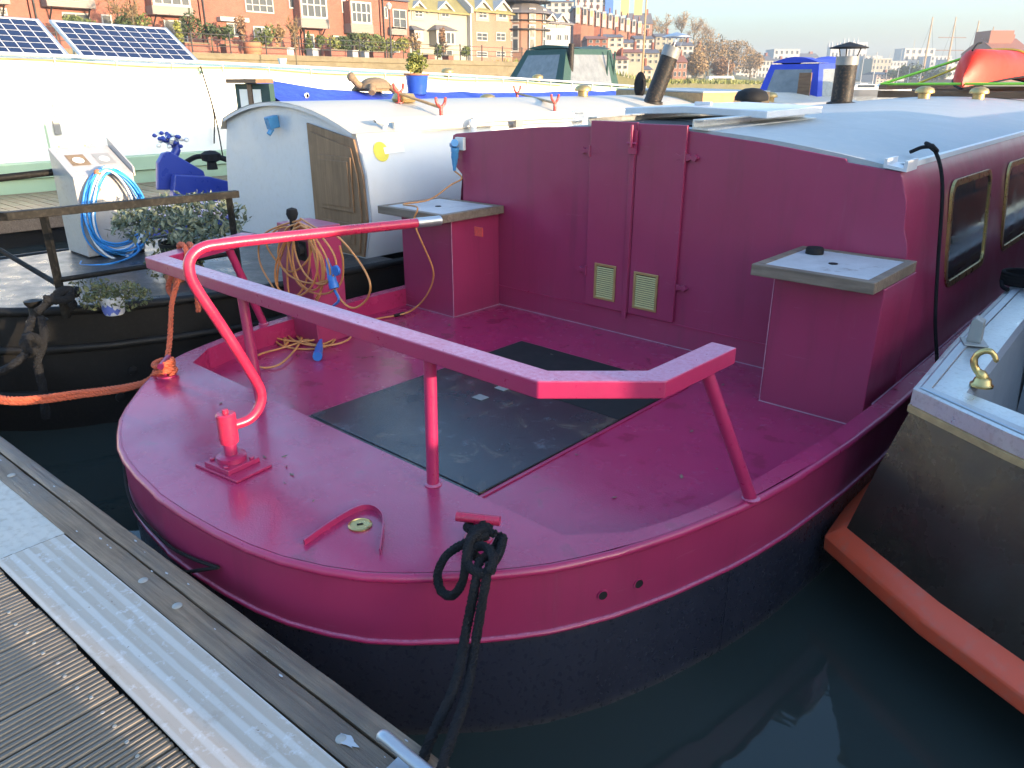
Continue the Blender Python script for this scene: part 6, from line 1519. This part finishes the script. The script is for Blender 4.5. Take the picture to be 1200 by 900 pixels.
# ------------------------------------------------------------------ planting
def shrub(px, q, D_x, rx, rz_, leaf, lab, seed, n=420, size=.13, kind='ball', group='garden shrubs in front of the brick terrace'):
    p = lx(px, q, D_x); zb = 3.75
    s = thing('shrub', lab, 'shrub', (p.x, p.y, zb), group); rr = random.Random(seed); c_ = Vector((p.x, p.y, p.z))
    if kind == 'ball':
        def pick(r_):
            d = Vector((r_.gauss(0,1), r_.gauss(0,1), r_.gauss(0,1))).normalized()*r_.uniform(.7, 1.02); return c_+Vector((d.x*rx, d.y*rx, d.z*rz_))
    elif kind == 'cone':
        def pick(r_):
            t_ = r_.random()**.7; a_ = r_.uniform(0, 6.28); return Vector((c_.x+rx*t_*math.cos(a_)*r_.uniform(.6,1), c_.y+rx*t_*math.sin(a_)*r_.uniform(.6,1), c_.z+rz_*(1-2*t_)))
    else: pick, _ = blob(c_, (rx, rx, rz_), 8, seed)
    mb = MB(); mb.leaves(n, size, pick, rr); build('foliage', mb, M[leaf], s)
    mb = MB(); mb.tube([(p.x, p.y, zb-.05), (p.x+.1, p.y, p.z)], .05, 5)
    for k in range(4): mb.tube([(p.x, p.y, p.z-rz_*.5), pick(rr)], .025, 4)
    build('stem', mb, M['stem'], s)
PX = -50.0
shl = [(222,33,.9,1.3,'shrubdark','tall dark shrub against the wall beside the right solar panel','loose'),(246,36,.7,.6,'shrubdark','low dark shrub right of the solar panel','loose'),(262,38,.8,.7,'shrubdark','second low dark shrub right of the solar panel','loose'),(283,34,.5,1.2,'twigred','bare russet shrub under the white awning box','loose'),
 (311,40,.9,1.0,'shrubmid','leafy green bush below the six pane window','loose'),(328,42,.5,.9,'twig','thin twiggy bush in front of the widest brick house','loose'),(345,46,.4,.9,'twigred','bare russet bush between two planters','loose'),(362,49,.45,.9,'shrubmid','narrow conical green shrub','cone'),(374,47,.5,.6,'shrubmid','round green bush beside the conical shrub','loose'),
 (390,50,.8,.7,'olive','yellow green bush in front of the tall bay','loose'),(403,52,.7,.7,'shrubdark','clipped dark round bush, left of two clipped ones','ball'),(428,52,.95,1.0,'shrubmid','largest clipped round bush by the last brick houses','ball'),(414,46,.6,.6,'shrubdark','dark bush behind the clipped round bushes','loose'),(442,52,.8,.9,'shrubmid','clipped bush right of the largest round one','ball'),
 (455,54,.9,.8,'olive','wide yellow green bush under the street lamp','loose'),(472,52,.8,.9,'olive','yellow green bush at the end of the brick terrace','loose'),(487,48,.8,.8,'twig','dry brown climber in front of the cream house','loose'),(512,60,.6,.8,'shrubmid','small bush in front of the cream house','loose'),(519,48,.4,1.4,'twigred','red leaved shrub against the orange house','loose'),(300,66-14,.5,.5,'olive','yellow flowering plant in a big clay pot','loose'),
 (208,38,.4,.9,'olive','yellow green plant at the corner of the right solar panel','loose'),(95,24,1.3,.5,'shrubmid','green bush peeping over the right solar panel','loose'),(160,24,1.0,1.1,'shrubmid','yucca like green plant above the right solar panel','loose'),(140,24,.8,.8,'shrubdark','dark bush above the middle of the right solar panel','loose'),(546,62,.5,.7,'shrubmid','bush at the corner of the orange house','loose')]
for i, (px, q, rx, rz_, lf, lab, kd) in enumerate(shl): shrub(px, q, PX, rx*.85, rz_*.85, lf, lab, 100+i, kind=kd, n=380 if kd != 'ball' else 620)
# planters and low garden walls
for i, (p0, p1, q0, q1, m_, lab) in enumerate([(214,243,50,64,'brick','low brick garden wall beside the right solar panel'),(262,276,52,66,'brick','short brick planter left of the clay pot'),(303,333,55,70,'brick','long brick planter under the leafy green bush'),(333,341,56,71,'renderwhite','tall white planter, leftmost of three'),(363,370,57,72,'renderwhite','tall white planter below the conical shrub'),(384,403,58,73,'brick','brick planter under the yellow green bush'),(410,416,59,74,'renderwhite','white planter below the clipped bushes'),(434,446,60,74,'brick','brick planter near the street lamp'),(424,429,60,74,'renderwhite','narrow white planter right of the clipped bushes'),(498,506,64,76,'brick','brick gate pier in front of the cream house'),(522,528,65,76,'brick','brick gate pier between the cream and orange houses')]):
    a, b = lx(p0, (q0+q1)/2, PX+.9), lx(p1, (q0+q1)/2, PX+.9); zt = lx((p0+p1)/2, q0, PX+.9).z
    mb = MB(); mb.box(PX+.5, PX+1.3, a.y, b.y, 3.725, zt-.08); pl = thing('planter', lab, 'planter' if 'wall' not in lab and 'pier' not in lab else 'wall', (PX+.9, (a.y+b.y)/2, 3.72)); build('planter_box', mb, M[m_], pl, bevel=.02)
    mb = MB(); mb.box(PX+.45, PX+1.35, a.y-.04, b.y+.04, zt-.078, zt); build('rim', mb, M[m_] if m_ != 'brick' else M['stone'], pl, bevel=.01)
p = lx(297, 66, PX+1.5); mb = MB(); mb.lathe([(0,0),(.45,0),(.62,.5),(.6,.95),(.5,1.0),(0,.9)], (p.x, p.y, 3.725), 16); tag(build('clay_pot', mb, M['terracotta'], org=(p.x, p.y, 3.72), smooth=40), 'big clay pot on the quay holding the yellow flowering plant', 'pot')
# trees
def tree(px, qb, qt, D, wpx, leaf, lab, seed, n, size, bare=False, name='tree', group=None, sx_=1):
    b = far(px, qb, D); t_ = far(px, qt, D); H_ = t_.z-b.z; w_ = wpx/F*D/1.05
    rt = thing(name, lab, 'tree', (b.x, b.y, b.z), group); rr = random.Random(seed)
    mb = MB(); mb.tube([(b.x, b.y, b.z-3), (b.x+.1, b.y, b.z+H_*.35), (b.x, b.y+.1, b.z+H_*.7)], [H_*.03, H_*.022, H_*.008], 7); tips = []
    for k in range(14 if bare else 9):
        a_ = rr.uniform(0, 6.28); z0 = rr.uniform(.2, .6); r_ = rr.uniform(.25, .5)*w_
        tip = Vector((b.x+r_*math.cos(a_), b.y+r_*math.sin(a_), b.z+H_*min(.98, z0+rr.uniform(.2, .45)))); s0 = Vector((b.x, b.y, b.z+H_*z0)); mid_ = (s0+tip)/2+Vector((0,0,-H_*.03))
        mb.tube(cr([s0, mid_, tip], 3), [H_*.010, H_*.007, H_*.003], 5); tips.append((mid_, tip))
    build('trunk', mb, M['stem'], rt)
    mb = MB()
    if bare:
        for _ in range(n):
            m0, tp = rr.choice(tips); s0 = m0+(tp-m0)*rr.uniform(0, 1.0); d = Vector((rr.gauss(0,1), rr.gauss(0,1), rr.gauss(.7,.8))).normalized()*rr.uniform(.08, .2)*H_
            e = s0+d; wv = d.orthogonal().normalized()*size*rr.uniform(.5, 1); mb.add([s0-wv, s0+wv, e], [(0,1,2)])
            for _k in range(2):
                s1 = s0+d*rr.uniform(.3,.9); d2 = (d+Vector((rr.gauss(0,1), rr.gauss(0,1), rr.gauss(0,1)))*d.length*.7)*.5; w2 = d2.orthogonal().normalized()*size*.6; mb.add([s1-w2, s1+w2, s1+d2], [(0,1,2)])
    else:
        pick, _ = blob((b.x, b.y, b.z+H_*.58), (w_*.5, w_*.5, H_*.44), 16, seed); mb.leaves(n, size, pick, rr)
    build('crown', mb, M[leaf], rt)
tr_ = [(782,96,52,150,24,'twig','brown winter tree low on the bank, nearest the leaning chimney'),(804,95,42,185,40,'twig','brown winter tree in the bank group, leftmost of the large ones'),(828,95,38,205,50,'twig','widest brown winter tree in the bank group'),(856,95,45,225,44,'twig','brown winter tree in the middle of the bank group'),(878,95,56,245,28,'twig','brown winter tree at the right end of the bank group'),
 (846,96,64,180,28,'twigred','low russet tree behind the grey workboat'),(815,96,62,170,26,'twig','low brown tree in front of the widest one'),(795,92,66,160,14,'shrubmid','dull green bush tree behind the red boat shed'),(770,90,50,240,22,'twig','brown winter tree behind the leaning chimney')]
for i, t_ in enumerate(tr_): tree(*t_[:5], t_[5], t_[6], 300+i, 2600, .28 if t_[5] != 'shrubmid' else .4)
br_ = [(775,50,18,260,22,'bare tree on the ridge, left of the leaning chimney cowl'),(797,52,16,270,20,'bare tree on the ridge just right of the leaning chimney'),(812,56,22,275,22,'bare tree on the ridge above the cream house'),(826,62,28,285,20,'bare tree on the ridge above the brown winter trees'),(764,44,22,240,14,'small bare tree at the end of the hillside terrace'),(758,62,40,150,12,'bare street tree among the hillside houses')]
for i, t_ in enumerate(br_): tree(*t_[:5], 'twig', t_[5], 340+i, 260, .10, bare=True, name='bare_tree')
for i, (px, D, q0, q1, w_, lab) in enumerate(((140,52,34,-12,26,'pale bare tree in front of the wide slatted bay'),(157,52,36,-4,18,'second pale bare tree nearer the grey bay'),(345,50,52,18,14,'thin bare tree in front of the widest brick house'))):
    tree(px, q0, q1, D, w_, 'twig', lab, 360+i, 140, .030, bare=True, name='bare_tree')
for i, (px, D, q0, q1, w_, lab) in enumerate(((1066,300,97,74,30,'dark evergreen tree behind the far moorings'),(1092,310,97,78,34,'wide dark tree left of the canoe bow'),(1046,330,96,82,22,'small dark tree among the far boats'))):
    tree(px, q0, q1, D, w_, 'shrubdark', lab, 380+i, 500, .7)
# rough grass on the bank past the end of the wall
mb = MB(); rr = random.Random(77)
for k in range(3500):
    y = rr.uniform(56, 120); u = rr.random(); x = -44.5 - (0 if y < 74 else (y-74)*.15) - 7*u; z = (3.7 if y < 62 else max(2.1, 3.7-(y-62)*.12)) + rr.uniform(-.1,.1)
    hgt = rr.uniform(.25, .7); d = Vector((rr.gauss(0,.2), rr.gauss(0,.2), hgt)); w_ = Vector((rr.uniform(-.1,.1), rr.uniform(-.1,.1), 0)); p = Vector((x, y, z)); mb.add([p-w_, p+w_, p+d], [(0,1,2)])
o = build('rough_grass', mb, M['olive']); o['kind'] = 'stuff'

# ------------------------------------------------------------------ the air over the harbour
mb = MB(); mb.box(-1300, 1300, -260, 1500, -2.2, 60)
hm = bpy.data.materials.new('harbour_haze'); hm.use_nodes = True; hn = hm.node_tree; hn.nodes.clear()
ho_ = hn.nodes.new('ShaderNodeOutputMaterial'); hv = hn.nodes.new('ShaderNodeVolumePrincipled')
hv.inputs['Color'].default_value = (.60, .67, .72, 1); hv.inputs['Density'].default_value = .0008; hv.inputs['Anisotropy'].default_value = .2
hn.links.new(hv.outputs[0], ho_.inputs['Volume'])
hz = build('haze', mb, hm); hz['kind'] = 'stuff'
